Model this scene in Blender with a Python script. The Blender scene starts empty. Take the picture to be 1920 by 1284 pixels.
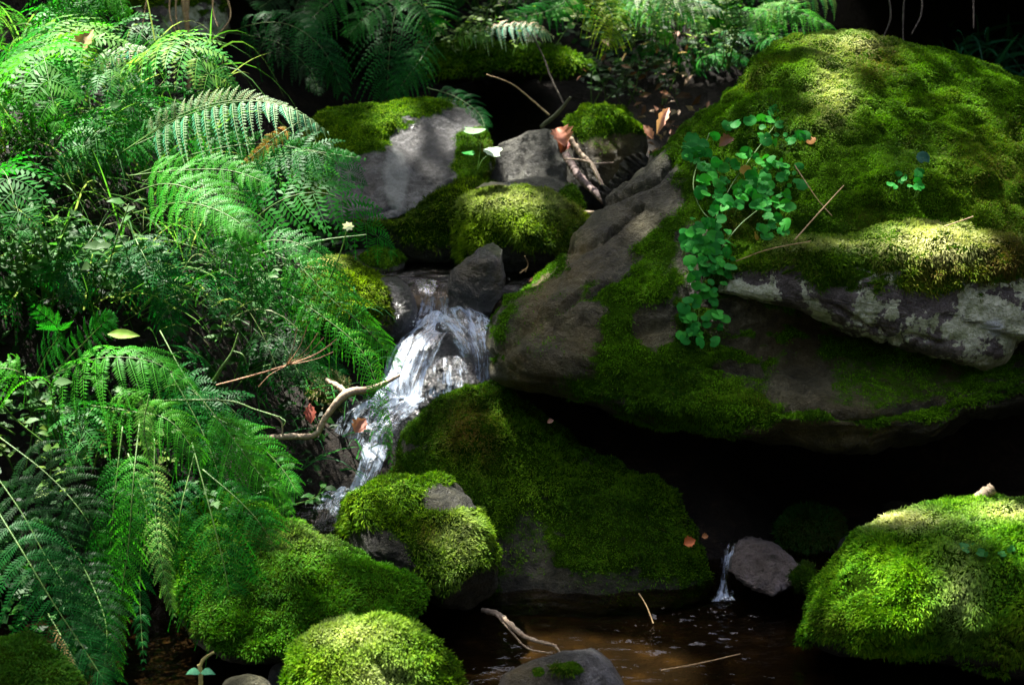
import bpy, math, random
import numpy as np
from mathutils import Vector
R = math.radians
random.seed(7); rng = np.random.default_rng(7)
scene = bpy.context.scene
C = scene.collection
# ------------------------------------------------------------------ camera, sky, sun, exposure
CAM_H, PITCH, FPX = 1.1, R(15.0), 3000.0
cam_d = bpy.data.cameras.new("camera"); cam = bpy.data.objects.new("camera", cam_d); C.objects.link(cam)
cam.location = (0, 0, CAM_H); cam.rotation_euler = (R(90) - PITCH, 0, 0)
cam_d.sensor_width = 36; cam_d.lens = FPX / 1920 * 36
cam_d.clip_start = 0.05; cam_d.clip_end = 500
cam_d.dof.use_dof = True; cam_d.dof.focus_distance = 2.75; cam_d.dof.aperture_fstop = 6.3
scene.camera = cam
SUN = Vector((-0.33, 0.36, 1.0)).normalized()          # towards the sun
world = bpy.data.worlds.new("World"); scene.world = world; world.use_nodes = True
wn = world.node_tree; wn.nodes.clear()
sky = wn.nodes.new("ShaderNodeTexSky"); sky.sky_type = 'NISHITA'; sky.sun_disc = False
sky.sun_elevation = math.asin(SUN.z); sky.sun_rotation = math.atan2(SUN.x, SUN.y)
sky.dust_density = 5.0; sky.ozone_density = 1.2; sky.air_density = 0.8
bg = wn.nodes.new("ShaderNodeBackground"); bg.inputs[1].default_value = 0.115
wo = wn.nodes.new("ShaderNodeOutputWorld")
wn.links.new(sky.outputs[0], bg.inputs[0]); wn.links.new(bg.outputs[0], wo.inputs[0])
sl = bpy.data.lights.new("sun", 'SUN'); sl.energy = 5.0; sl.angle = R(0.5); sl.color = (1, 0.95, 0.86)
so = bpy.data.objects.new("sun", sl); C.objects.link(so)
so.rotation_euler = SUN.to_track_quat('Z', 'Y').to_euler(); so.location = (-3, 3, 12)
scene.view_settings.view_transform = 'Standard'; scene.view_settings.look = 'None'
scene.view_settings.gamma = 1; scene.view_settings.exposure = 2.5
scene.cycles.max_bounces = 6; scene.cycles.diffuse_bounces = 2; scene.cycles.glossy_bounces = 3
scene.cycles.transmission_bounces = 4; scene.cycles.transparent_max_bounces = 12
scene.cycles.use_denoising = True
scene.cycles.sample_clamp_indirect = 6

# ------------------------------------------------------------------ helpers
CP, SP = math.cos(PITCH), math.sin(PITCH)
def W(px, py, Y):
    "world point on the photo ray (px,py) at distance Y (works on arrays)"
    a = (np.asarray(px, float) - 960) / FPX; b = -(np.asarray(py, float) - 642) / FPX
    dy = CP + b * SP; k = Y / dy
    return np.stack(np.broadcast_arrays(a * k, Y + 0 * k, CAM_H + (-SP + b * CP) * k), -1)
def proj(v):
    x, y, z = v[..., 0], v[..., 1], v[..., 2] - CAM_H
    f = y * CP - z * SP; u = y * SP + z * CP
    return 960 + FPX * x / f, 642 - FPX * u / f
def nrm(v):
    return v / np.maximum(np.linalg.norm(v, axis=-1, keepdims=True), 1e-9)
_perm = np.random.default_rng(3).permutation(512)
_grad = nrm(np.random.default_rng(4).normal(size=(512, 3)))
def perlin(p):
    p = np.asarray(p, float); i = np.floor(p).astype(int); f = p - i
    w = f * f * f * (f * (f * 6 - 15) + 10); out = np.zeros(p.shape[:-1])
    for dx in (0, 1):
        for dy in (0, 1):
            for dz in (0, 1):
                h = _perm[(_perm[(_perm[(i[..., 0] + dx) & 511] + i[..., 1] + dy) & 511] + i[..., 2] + dz) & 511]
                g = _grad[h]
                d = g[..., 0] * (f[..., 0] - dx) + g[..., 1] * (f[..., 1] - dy) + g[..., 2] * (f[..., 2] - dz)
                ww = (w[..., 0] if dx else 1 - w[..., 0]) * (w[..., 1] if dy else 1 - w[..., 1]) * (w[..., 2] if dz else 1 - w[..., 2])
                out += ww * d
    return out * 1.6
def fbm(p, s=1.0, o=4, seed=0.0, gain=0.5):
    p = np.asarray(p) * s + seed * 17.31; a = 1.0; t = 0; r = 0
    for k in range(o):
        r = r + a * perlin(p + k * 9.7); t += a; a *= gain; p = p * 2.03
    return r / t
def smooth(a, b, x):
    t = np.clip((x - a) / (b - a), 0, 1); return t * t * (3 - 2 * t)
def tag(o, label=None, cat=None, group=None, kind=None):
    if label: o['label'] = label
    if cat: o['category'] = cat
    if group: o['group'] = group
    if kind: o['kind'] = kind
    return o
def mesh(name, v, f, mat, parent=None, loc=None, smooth_=True, attrs=None):
    "v (n,3); f int array (m,3|4) or list of such; attrs name->(n,) or (n,4)"
    v = np.asarray(v, float)
    if loc is None and parent is None: loc = np.array([v[:, 0].mean(), v[:, 1].mean(), v[:, 2].min()])
    if parent is not None: loc = np.array(parent['_loc'])
    me = bpy.data.meshes.new(name)
    fs = f if isinstance(f, list) else [f]
    fs = [np.asarray(x, int) for x in fs if len(x)]
    nv = len(v); nl = sum(x.size for x in fs); nf = sum(len(x) for x in fs)
    me.vertices.add(nv); me.loops.add(nl); me.polygons.add(nf)
    me.vertices.foreach_set("co", (v - loc).astype(np.float32).ravel())
    me.loops.foreach_set("vertex_index", np.concatenate([x.ravel() for x in fs]).astype(np.int32))
    st = []; s = 0
    for x in fs:
        st.append(s + np.arange(len(x)) * x.shape[1]); s += x.size
    me.polygons.foreach_set("loop_start", np.concatenate(st).astype(np.int32))
    me.update(calc_edges=True); me.validate()
    if smooth_: me.polygons.foreach_set("use_smooth", np.ones(len(me.polygons), bool))
    for k, a in (attrs or {}).items():
        a = np.asarray(a, np.float32)
        if a.ndim == 1:
            at = me.attributes.new(k, 'FLOAT', 'POINT'); at.data.foreach_set("value", a)
        else:
            at = me.attributes.new(k, 'FLOAT_COLOR', 'POINT'); at.data.foreach_set("color", a.ravel())
    me.materials.append(mat)
    o = bpy.data.objects.new(name, me); C.objects.link(o)
    if parent is None: o.location = loc; o['_loc'] = [float(q) for q in loc]
    else: o.parent = parent; o['_loc'] = list(parent['_loc'])
    return o
def empty(name, loc, label, cat, group=None):
    o = bpy.data.objects.new(name, None); C.objects.link(o); o.location = loc; o.empty_display_size = 0.05
    o['_loc'] = [float(q) for q in loc]; return tag(o, label, cat, group)
def spline(pts, n):
    "Catmull-Rom through pts (k,d) -> (n,d)"
    p = np.asarray(pts, float)
    if len(p) == 2: t = np.linspace(0, 1, n)[:, None]; return p[0] * (1 - t) + p[1] * t
    q = np.vstack([2 * p[0] - p[1], p, 2 * p[-1] - p[-2]]); k = len(p) - 1
    t = np.linspace(0, k - 1e-9, n); i = t.astype(int); f = (t - i)[:, None]
    a, b, c, d = q[i], q[i + 1], q[i + 2], q[i + 3]
    return 0.5 * (2 * b + (c - a) * f + (2 * a - 5 * b + 4 * c - d) * f * f + (3 * b - a - 3 * c + d) * f ** 3)

# ------------------------------------------------------------------ materials
def newmat(name):
    m = bpy.data.materials.new(name); m.use_nodes = True; nt = m.node_tree; nt.nodes.clear()
    return m, nt, nt.nodes.new("ShaderNodeOutputMaterial")
def N(nt, t, **kw):
    n = nt.nodes.new(t)
    for k, v in kw.items():
        if hasattr(n, k): setattr(n, k, v)
        else: n.inputs[k.replace('_', ' ')].default_value = v
    return n
def ramp(nt, fac, stops):
    r = nt.nodes.new("ShaderNodeValToRGB"); e = r.color_ramp.elements
    while len(e) < len(stops): e.new(0.5)
    for x, (p, c) in zip(e, stops): x.position = p; x.color = (*c, 1) if len(c) == 3 else c
    nt.links.new(fac, r.inputs[0]); return r.outputs[0]
def mixc(nt, fac, a, b):
    m = nt.nodes.new("ShaderNodeMix"); m.data_type = 'RGBA'
    for s, i in ((fac, 0), (a, 6), (b, 7)):
        if isinstance(s, (int, float)): m.inputs[i].default_value = s
        elif isinstance(s, tuple): m.inputs[i].default_value = (*s, 1)
        else: nt.links.new(s, m.inputs[i])
    return m.outputs[2]
def mathn(nt, op, a, b=0.0, c=None, clamp=False):
    m = nt.nodes.new("ShaderNodeMath"); m.operation = op; m.use_clamp = clamp
    for s, i in ((a, 0), (b, 1), (c, 2)):
        if s is None: continue
        if isinstance(s, (int, float)): m.inputs[i].default_value = s
        else: nt.links.new(s, m.inputs[i])
    return m.outputs[0]
def noise(nt, co, scale, detail=5, rough=0.6, dist=0.0):
    n = nt.nodes.new("ShaderNodeTexNoise"); n.inputs['Scale'].default_value = scale; n.inputs['Detail'].default_value = detail
    n.inputs['Roughness'].default_value = rough; n.inputs['Distortion'].default_value = dist
    nt.links.new(co, n.inputs['Vector']); return n.outputs['Fac']
def rock_mat(name, dark, mid, light, rough=0.7, wet=0.0, lichen=0.0, moss_col=(0.030, 0.078, 0.003)):
    m, nt, out = newmat(name); tc = nt.nodes.new("ShaderNodeTexCoord").outputs['Object']
    n1 = noise(nt, tc, 9, 8, 0.65, 0.4); n2 = noise(nt, tc, 60, 6, 0.7); n3 = noise(nt, tc, 260, 4, 0.7)
    f = mathn(nt, 'ADD', mathn(nt, 'MULTIPLY', n1, 0.42), mathn(nt, 'ADD', mathn(nt, 'MULTIPLY', n2, 0.34), mathn(nt, 'MULTIPLY', n3, 0.24)))
    col = ramp(nt, f, [(0.41, dark), (0.5, mid), (0.585, light)])
    if lichen > 0:
        ln = mathn(nt, 'ADD', mathn(nt, 'ADD', mathn(nt, 'MULTIPLY', noise(nt, tc, 20, 3, 0.6, 0.4), 0.75), mathn(nt, 'MULTIPLY', noise(nt, tc, 130, 3, 0.7), 0.25)), mathn(nt, 'MULTIPLY', noise(nt, tc, 5, 2), 0.6))
        lf = ramp(nt, ln, [(0.93 - lichen * 0.2, (0, 0, 0)), (0.955 - lichen * 0.2, (1, 1, 1))])
        lc = ramp(nt, n2, [(0.4, (0.32, 0.37, 0.20)), (0.6, (0.70, 0.74, 0.55))])
        col = mixc(nt, lf, col, lc)
    at = nt.nodes.new("ShaderNodeAttribute"); at.attribute_name = 'stain'      # ochre algae
    sf = mathn(nt, 'MULTIPLY', at.outputs['Fac'], ramp(nt, n1, [(0.35, (0.3, 0.3, 0.3)), (0.6, (1, 1, 1))]))
    col = mixc(nt, sf, col, (0.10, 0.07, 0.010))
    at2 = nt.nodes.new("ShaderNodeAttribute"); at2.attribute_name = 'pale'     # pale crust patches
    col = mixc(nt, at2.outputs['Fac'], col, (0.55, 0.6, 0.58))
    am = nt.nodes.new("ShaderNodeAttribute"); am.attribute_name = 'moss'
    mf = mathn(nt, 'ADD', am.outputs['Fac'], mathn(nt, 'MULTIPLY', mathn(nt, 'SUBTRACT', n2, 0.5), 0.8))
    mf = ramp(nt, mf, [(0.35, (0, 0, 0)), (0.55, (1, 1, 1))])
    mc = ramp(nt, n2, [(0.35, tuple(c * 0.5 for c in moss_col)), (0.65, tuple(c * 1.4 for c in moss_col))])
    col = mixc(nt, mf, col, mc)
    b = N(nt, "ShaderNodeBsdfPrincipled"); nt.links.new(col, b.inputs['Base Color'])
    rr = mathn(nt, 'ADD', rough, mathn(nt, 'MULTIPLY', mf, max(0, 0.85 - rough)))
    nt.links.new(rr, b.inputs['Roughness']); nt.links.new(mathn(nt, 'MULTIPLY', mathn(nt, 'SUBTRACT', 1.02, mf), 0.3 + 0.3 * wet), b.inputs['Specular IOR Level'])
    if wet: nt.links.new(mathn(nt, 'MULTIPLY', mathn(nt, 'SUBTRACT', 1.0, mf), wet), b.inputs['Coat Weight']); b.inputs['Coat Roughness'].default_value = 0.12
    h = mathn(nt, 'ADD', mathn(nt, 'MULTIPLY', n2, 1.0), mathn(nt, 'MULTIPLY', n3, 0.35))
    bp = N(nt, "ShaderNodeBump"); bp.inputs['Strength'].default_value = 0.9; bp.inputs['Distance'].default_value = 0.022
    nt.links.new(h, bp.inputs['Height']); nt.links.new(bp.outputs[0], b.inputs['Normal'])
    if wet: nt.links.new(bp.outputs[0], b.inputs['Coat Normal'])
    nt.links.new(b.outputs[0], out.inputs[0]); return m
def leaf_mat(name, rough=0.45, trans=0.35, spec=0.5, tint=(1, 1, 1), attr='col', bump=0.0):
    "diffuse colour comes from the mesh's own leaf colour attribute"
    m, nt, out = newmat(name)
    at = nt.nodes.new("ShaderNodeAttribute"); at.attribute_name = attr
    mx = nt.nodes.new("ShaderNodeMix"); mx.data_type = 'RGBA'; mx.blend_type = 'MULTIPLY'; mx.inputs[0].default_value = 1
    nt.links.new(at.outputs['Color'], mx.inputs[6]); mx.inputs[7].default_value = (*tint, 1)
    b = N(nt, "ShaderNodeBsdfPrincipled"); nt.links.new(mx.outputs[2], b.inputs['Base Color'])
    b.inputs['Roughness'].default_value = rough; b.inputs['Specular IOR Level'].default_value = spec
    if trans > 0:
        t = nt.nodes.new("ShaderNodeBsdfTranslucent"); g = nt.nodes.new("ShaderNodeMix"); g.data_type = 'RGBA'; g.blend_type = 'MULTIPLY'
        g.inputs[0].default_value = 1; nt.links.new(mx.outputs[2], g.inputs[6]); g.inputs[7].default_value = (1.35, 1.5, 0.7, 1)
        nt.links.new(g.outputs[2], t.inputs[0])
        s = nt.nodes.new("ShaderNodeMixShader"); s.inputs[0].default_value = trans
        nt.links.new(b.outputs[0], s.inputs[1]); nt.links.new(t.outputs[0], s.inputs[2]); nt.links.new(s.outputs[0], out.inputs[0])
    else: nt.links.new(b.outputs[0], out.inputs[0])
    return m
def bark_mat(name, c0, c1, c2, rough=0.7):
    m, nt, out = newmat(name); tc = nt.nodes.new("ShaderNodeTexCoord").outputs['Object']
    n1 = noise(nt, tc, 45, 6, 0.7, 1.0); n2 = noise(nt, tc, 300, 4)
    f = mathn(nt, 'ADD', mathn(nt, 'MULTIPLY', n1, 0.7), mathn(nt, 'MULTIPLY', n2, 0.3))
    b = N(nt, "ShaderNodeBsdfPrincipled"); nt.links.new(ramp(nt, f, [(0.35, c0), (0.5, c1), (0.65, c2)]), b.inputs['Base Color'])
    b.inputs['Roughness'].default_value = rough
    bp = N(nt, "ShaderNodeBump"); bp.inputs['Strength'].default_value = 0.6; bp.inputs['Distance'].default_value = 0.004
    nt.links.new(f, bp.inputs['Height']); nt.links.new(bp.outputs[0], b.inputs['Normal'])
    nt.links.new(b.outputs[0], out.inputs[0]); return m
M_boulder = rock_mat("boulder_stone", (0.008, 0.008, 0.0035), (0.040, 0.040, 0.019), (0.13, 0.125, 0.075), 0.5, wet=0.1)
M_lichen = rock_mat("lichen_stone", (0.05, 0.043, 0.038), (0.125, 0.11, 0.10), (0.23, 0.205, 0.19), 0.75, lichen=0.655)
M_grey = rock_mat("grey_stone", (0.014, 0.014, 0.010), (0.055, 0.055, 0.042), (0.12, 0.12, 0.095), 0.6, wet=0.1)
M_slate = rock_mat("slate_stone", (0.018, 0.018, 0.017), (0.06, 0.06, 0.06), (0.155, 0.155, 0.165), 0.45, wet=0.25)
M_wet = rock_mat("wet_stone", (0.004, 0.004, 0.004), (0.014, 0.013, 0.014), (0.045, 0.04, 0.046), 0.3, wet=0.7)
M_wetgreen = rock_mat("wet_mossy_stone", (0.004, 0.004, 0.002), (0.013, 0.014, 0.006), (0.040, 0.038, 0.019), 0.62, wet=0.06, moss_col=(0.016, 0.042, 0.0015))
M_moss = leaf_mat("moss", rough=0.7, trans=0.3, spec=0.08)
M_leaf = leaf_mat("fern_leaf", rough=0.5, trans=0.48, spec=0.15)
M_round = leaf_mat("round_leaf", rough=0.6, trans=0.25, spec=0.15)
M_dry = leaf_mat("dry_leaf", rough=0.6, trans=0.25, spec=0.3)
M_bark = bark_mat("weathered_wood", (0.16, 0.10, 0.06), (0.32, 0.24, 0.16), (0.5, 0.42, 0.31))
M_darkbark = bark_mat("dark_wood", (0.02, 0.015, 0.01), (0.06, 0.045, 0.03), (0.12, 0.1, 0.07))
M_stem = bark_mat("green_stem", (0.03, 0.10, 0.008), (0.06, 0.15, 0.015), (0.12, 0.20, 0.03), 0.5)
M_straw = bark_mat("straw_stem", (0.25, 0.15, 0.05), (0.42, 0.28, 0.12), (0.55, 0.42, 0.22), 0.6)

# ------------------------------------------------------------------ builders: tube, rock, moss, frond, leaves
def tube_arr(pts, rad, n=24, seg=7, knob=0.0, seed=0):
    p = spline(pts, n); r = np.interp(np.linspace(0, 1, n), np.linspace(0, 1, len(rad)), rad)
    if knob: r = r * (1 + knob * perlin(np.stack([np.arange(n) * 0.7, np.full(n, seed + .5), np.zeros(n)], -1)))
    t = nrm(np.gradient(p, axis=0)); ref = np.array([0.31, 0.2, 0.93]); s = nrm(np.cross(t, ref)); u = np.cross(s, t)
    a = np.linspace(0, 2 * np.pi, seg, endpoint=False)
    ring = s[:, None] * np.cos(a)[None, :, None] + u[:, None] * np.sin(a)[None, :, None]
    v = (p[:, None] + ring * r[:, None, None]).reshape(-1, 3)
    i = np.arange(n - 1)[:, None] * seg; j = np.arange(seg)[None]; j2 = (j + 1) % seg
    f = np.stack([i + j, i + j2, i + seg + j2, i + seg + j], -1).reshape(-1, 4)
    v = np.vstack([v, p[0], p[-1]]); c0 = len(v) - 2
    caps = [[c0, (k + 1) % seg, k] for k in range(seg)] + [[c0 + 1, (n - 1) * seg + k, (n - 1) * seg + (k + 1) % seg] for k in range(seg)]
    return v, f, np.array(caps)
class Acc:
    def __init__(s): s.v = []; s.q = []; s.t = []; s.c = []; s.n = 0
    def add(s, v, q=None, t=None, c=None):
        v = np.asarray(v)
        if q is not None and len(q): s.q.append(np.asarray(q) + s.n)
        if t is not None and len(t): s.t.append(np.asarray(t) + s.n)
        s.v.append(v); s.n += len(v)
        if c is not None:
            c = np.asarray(c, float)
            if c.ndim == 1: c = np.tile(c, (len(v), 1))
            if c.shape[1] == 3: c = np.hstack([c, np.ones((len(c), 1))])
            s.c.append(c)
    def build(s, name, mat, parent=None, loc=None, smooth_=True):
        f = []
        if s.q: f.append(np.vstack(s.q))
        if s.t: f.append(np.vstack(s.t))
        return mesh(name, np.vstack(s.v), f, mat, parent, loc, smooth_, {'col': np.vstack(s.c)} if s.c else None)
_ico = {}
def ico(sub):
    if sub in _ico: return _ico[sub]
    import bmesh
    bm = bmesh.new(); bmesh.ops.create_icosphere(bm, subdivisions=sub, radius=1)
    v = np.array([x.co[:] for x in bm.verts]); f = np.array([[q.index for q in x.verts] for x in bm.faces]); bm.free()
    _ico[sub] = (nrm(v), f); return _ico[sub]
def vnormals(v, f):
    fn = np.cross(v[f[:, 1]] - v[f[:, 0]], v[f[:, 2]] - v[f[:, 0]]); n = np.zeros_like(v)
    for k in range(3):
        for d in range(3): n[:, d] += np.bincount(f[:, k], fn[:, d], len(v))
    return nrm(n)
MOSS = dict(dark=(0.014, 0.055, 0.0015), mid=(0.065, 0.165, 0.0015), light=(0.17, 0.29, 0.003), brown=(0.085, 0.055, 0.010))
def moss_fur(parent, v, f, n, mask, dens, ln, wd, pal, seed, brown, bright, drape=0.3):
    r = np.random.default_rng(seed)
    tri = v[f]; ar = 0.5 * np.linalg.norm(np.cross(tri[:, 1] - tri[:, 0], tri[:, 2] - tri[:, 0]), axis=1)
    mm = mask[f].mean(1); cen = tri.mean(1); tn = nrm(n[f].mean(1))
    facing = (tn * nrm(np.array([0, 0, CAM_H]) - cen)).sum(1)
    px, py = proj(cen); inview = (px > -250) & (px < 2170) & (py > -150) & (py < 1420)
    wgt = ar * np.clip(mm * 1.4 - 0.35, 0, 1) * (facing > -0.25) * inview
    if wgt.sum() <= 0: return None
    cnt = int(wgt.sum() * dens * 1.25); idx = r.choice(len(f), cnt, p=wgt / wgt.sum())
    b = r.dirichlet((1, 1, 1), cnt)
    p = (tri[idx] * b[..., None]).sum(1); nn = nrm((n[f[idx]] * b[..., None]).sum(1))
    cl = fbm(p, 28, 2, seed * 0.13)                     # clumps
    cl2 = fbm(p, 90, 1, seed * 0.3 + 1)
    L = ln * 0.78 * (0.5 + 0.9 * r.random(cnt)) * np.clip(1 + 1.0 * cl, .5, 2)
    flow = np.stack([fbm(p, 14, 1, seed + 2.0), fbm(p, 14, 1, seed + 5.0), fbm(p, 14, 1, seed + 8.0)], -1)
    side = (1 - np.clip(nn[:, 2], -1, 1)) * drape
    d = nrm(nn * 0.55 + flow * 0.9 + r.normal(size=(cnt, 3)) * 0.42 + np.array([0, 0, -1.0]) * side[:, None])
    w = nrm(np.cross(d, nn + 0.3 * r.normal(size=(cnt, 3)))) * (wd * (0.6 + 0.8 * r.random(cnt)))[:, None]
    base = p - nn * 0.001
    mid = base + d * (L * 0.5)[:, None] + nn * (L * 0.12)[:, None]
    tip = base + d * L[:, None] + np.array([0, 0, -1.0]) * (L * 0.12)[:, None]
    V = np.stack([base, mid - w, tip, mid + w], 1).reshape(-1, 3)
    F = np.arange(cnt * 4).reshape(-1, 4)
    t = np.clip(0.45 + 0.9 * fbm(p, 7, 3, seed * 0.7) + 0.35 * cl2 + 0.18 * r.normal(size=cnt), 0, 1)[:, None]
    dk, md, lt, br = (np.array(pal[k]) for k in ('dark', 'mid', 'light', 'brown'))
    col = np.where(t < .5, dk + (md - dk) * t * 2, md + (lt - md) * (t * 2 - 1))
    bm_ = smooth(0.12, 0.5, fbm(p, 5, 3, seed + 31)) * 0.42
    ppx, ppy = proj(p)
    for (bx, by, br_, s) in brown: bm_ = np.maximum(bm_, s * np.exp(-(((ppx - bx) / br_) ** 2 + ((ppy - by) / br_) ** 2)))
    bm_ = np.clip(bm_ + 0.15 * r.normal(size=cnt), 0, 1)[:, None]
    col = col * (1 - bm_) + br * bm_
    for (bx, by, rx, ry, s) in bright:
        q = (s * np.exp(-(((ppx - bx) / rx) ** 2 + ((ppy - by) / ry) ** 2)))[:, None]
        col = col * (1 - q) + np.array((0.64, 0.64, 0.28)) * q  # sunlit patches painted pale into the moss colour
    return mesh('moss', V, F, M_moss, parent, smooth_=False, attrs={'col': np.hstack([np.repeat(col, 4, 0), np.ones((cnt * 4, 1))])})
def rock(name, label, outline, Yc, tf, tb, mat, cat='rock', group=None, tilt=0.3, sub=6, amp=0.012, ns=7, flat=1.0, seed=1,
         bumps=(), cuts=0, moss=None, stain=(), pale=(), z_floor=None, centre=None, ridged=0.0, cracks=(), sharp=False):
    """closed solid: outline is its section at distance Yc, tf / tb its depth before and behind it"""
    d, f = ico(sub)
    P = np.array(outline, float); c = np.array(centre, float) if centre else np.array([(P[:, 0].min() + P[:, 0].max()) / 2, (P[:, 1].min() + P[:, 1].max()) / 2])
    if sharp:
        PP = np.vstack([P, P[:1]]); tt_ = np.linspace(0, len(P), len(P) * 14); Q = np.stack([np.interp(tt_, np.arange(len(PP)), PP[:, k]) for k in (0, 1)], -1) - c
    else: Q = spline(np.vstack([P, P[:1]]), len(P) * 14) - c
    ang = np.arctan2(-Q[:, 1], Q[:, 0]); rad = np.hypot(Q[:, 0], Q[:, 1]); o = np.argsort(ang)
    ang, rad = ang[o], rad[o]; ang = np.concatenate([ang - 2 * np.pi, ang, ang + 2 * np.pi]); rad = np.tile(rad, 3)
    phi = np.arctan2(d[:, 2], d[:, 0]); rho = np.clip(np.hypot(d[:, 0], d[:, 2]), 0, 1)
    rr = np.interp(phi, ang, rad) * (1 - (1 - rho) ** 1.25 if flat < 1 else rho)
    px = c[0] + rr * np.cos(phi); py = c[1] - rr * np.sin(phi)
    h = (c[1] - py) * Yc / FPX
    dep = np.sign(d[:, 1]) * np.abs(d[:, 1]) ** flat
    Y = Yc + tilt * h + np.where(dep < 0, tf, tb) * dep
    for (bx, by, rx, ry, a) in bumps: Y = Y + a * np.exp(-(((px - bx) / rx) ** 2 + ((py - by) / ry) ** 2)) * (dep < 0.3)
    v = W(px, py, Y)
    if cuts:
        r = np.random.default_rng(seed + 50); cc = v.mean(0); ext = (v.max(0) - v.min(0)) / 2
        for k in range(cuts):
            n_ = nrm(r.normal(size=3) * np.array([1, 1, 1])); sup = ((v - cc) @ n_).max() * r.uniform(0.72, 0.9)
            dd = (v - cc) @ n_ - sup; v = v - np.where(dd > 0, dd * 0.93, 0)[:, None] * n_
    n = vnormals(v, f)
    disp = fbm(v, ns, 5, seed) * amp + fbm(v * np.array([1, 1, 1.6]), 34, 4, seed + 2) * min(amp * .45, .006) - min(amp * .35, .005) * (1 - np.abs(fbm(v, 15, 3, seed + 8))) ** 10
    if ridged: disp = disp - ridged * (1 - np.abs(fbm(v * np.array([1, 1, 2.2]), ns * 0.8, 4, seed + 3))) ** 6
    v = v + n * disp[:, None]
    for (pl, wpx, dep_) in cracks:                       # fissures along drawn lines
        q_ = spline(np.array(pl, float), 60); cx, cy = proj(v); cx = cx + 9 * fbm(v, 25, 3, 41); cy = cy + 9 * fbm(v, 25, 3, 43)
        near_ = (cx > q_[:, 0].min() - 40) & (cx < q_[:, 0].max() + 40) & (cy > q_[:, 1].min() - 40) & (cy < q_[:, 1].max() + 40) & (n[:, 1] < .3); ix = np.where(near_)[0]
        dm = np.min(np.hypot(cx[ix, None] - q_[None, :, 0], cy[ix, None] - q_[None, :, 1]), 1); v[ix] -= n[ix] * (dep_ * np.exp(-(dm / wpx) ** 2) * (dep[ix] < .2))[:, None]
    n = vnormals(v, f); px, py = proj(v)
    attrs = {'moss': np.zeros(len(v)), 'stain': np.zeros(len(v)), 'pale': np.zeros(len(v))}
    front = (n[:, 1] < 0.35)
    for (bx, by, rx, ry, s) in stain:
        attrs['stain'] = np.maximum(attrs['stain'], s * front * np.exp(-(((px - bx) / rx) ** 2 + ((py - by) / ry) ** 2)))
    for (bx, by, rx, ry, s) in pale:
        dd = np.sqrt(((px - bx) / rx) ** 2 + ((py - by) / ry) ** 2) + 0.25 * fbm(v, 60, 2, 5)
        attrs['pale'] = np.maximum(attrs['pale'], s * front * smooth(1.1, 0.85, dd))
    mk = None
    if moss:
        g = dict(up=0.3, bias=0.0, noise=0.5, nscale=9, thick=0.012, dens=180000, ln=0.010, wd=0.0009, pal={}, brown=(), bright=(), add=(), sub=(), drape=0.3)
        g.update(moss)
        mk = smooth(g['up'] - 0.25, g['up'] + 0.25, n[:, 2] + g['noise'] * fbm(v, g['nscale'], 4, seed + 9) + g['bias'])
        for (bx, by, rx, ry, s) in g['add']: mk = np.maximum(mk, s * smooth(1.35, 0.75, np.sqrt(((px - bx) / rx) ** 2 + ((py - by) / ry) ** 2) + 0.45 * fbm(v, 22, 4, seed + 4)))
        for (bx, by, rx, ry, s) in g['sub']: mk = mk * (1 - s * smooth(1.35, 0.75, np.sqrt(((px - bx) / rx) ** 2 + ((py - by) / ry) ** 2) + 0.45 * fbm(v, 22, 4, seed + 6)))
        attrs['moss'] = mk
        v = v + n * (mk * g['thick'] * (0.6 + 1.1 * fbm(v, 34, 3, seed + 12) + 0.8 * fbm(v, 12, 2, seed + 2)))[:, None]
        n = vnormals(v, f)
    ob = mesh(name, v, f, mat, attrs=attrs); tag(ob, label, cat, group)
    if moss:
        pal = dict(MOSS); pal.update(g['pal'])
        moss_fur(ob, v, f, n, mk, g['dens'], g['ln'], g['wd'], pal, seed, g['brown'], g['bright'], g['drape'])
    return ob

# ================================================================== THE SETTING: ground
def ground_z(x, y):
    z = np.interp(y, [-40, -12, -4.5, -1.2, 2.45, 2.62, 2.8, 2.95, 3.05, 3.2, 3.9, 4.3, 4.7, 5.3, 7.5, 11, 40],
                  [16, 10, 5.0, -0.09, -0.09, 0.0, 0.12, 0.18, 0.24, 0.32, 0.33, 0.42, 0.62, 1.3, 3.4, 6.5, 16])  # steep rise behind the camera is added, unseen, to cut front skylight
    left = smooth(-0.22, -1.0, x) * (0.10 + 0.30 * smooth(1.6, 3.0, y)) * smooth(-1, 1.5, y)
    z = z + left
    right = smooth(0.35, 0.6, x) * smooth(2.3, 2.6, y) * (1 - smooth(3.2, 3.6, y))
    z = z * (1 - right) + right * (-0.06 + 0.30 * smooth(2.85, 3.25, y))
    wl = np.maximum(0, np.abs(x + 0.1) - 2.0)  # unseen gully walls, steepened to block low sky
    z = np.maximum(z, 0.3 * smooth(1.2, 2, np.abs(x))) + wl * 1.5
    return z
gx = np.concatenate([np.linspace(-40, -3, 40), np.linspace(-2.9, 2.9, 300), np.linspace(3, 40, 40)])
gy = np.concatenate([np.linspace(-40, 0.4, 40), np.linspace(0.5, 6, 320), np.linspace(6.1, 40, 50)])
GX, GY = np.meshgrid(gx, gy); P_ = np.stack([GX, GY, GX * 0], -1)
GZ = ground_z(GX, GY) + 0.05 * fbm(P_, 4, 5, 1) + 0.15 * fbm(P_, 0.6, 2, 2) * smooth(5, 8, np.hypot(GX, GY - 2.5))
GZ = np.where((GY < 2.6) & (np.abs(GX) < 0.9), np.minimum(GZ, -0.035), GZ)
vv = np.stack([GX, GY, GZ], -1).reshape(-1, 3); nx, ny = len(gx), len(gy)
ii = (np.arange(ny - 1)[:, None] * nx + np.arange(nx - 1)[None]).ravel()
m, nt, out = newmat("peaty_soil"); tc = nt.nodes.new("ShaderNodeTexCoord").outputs['Object']
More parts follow.
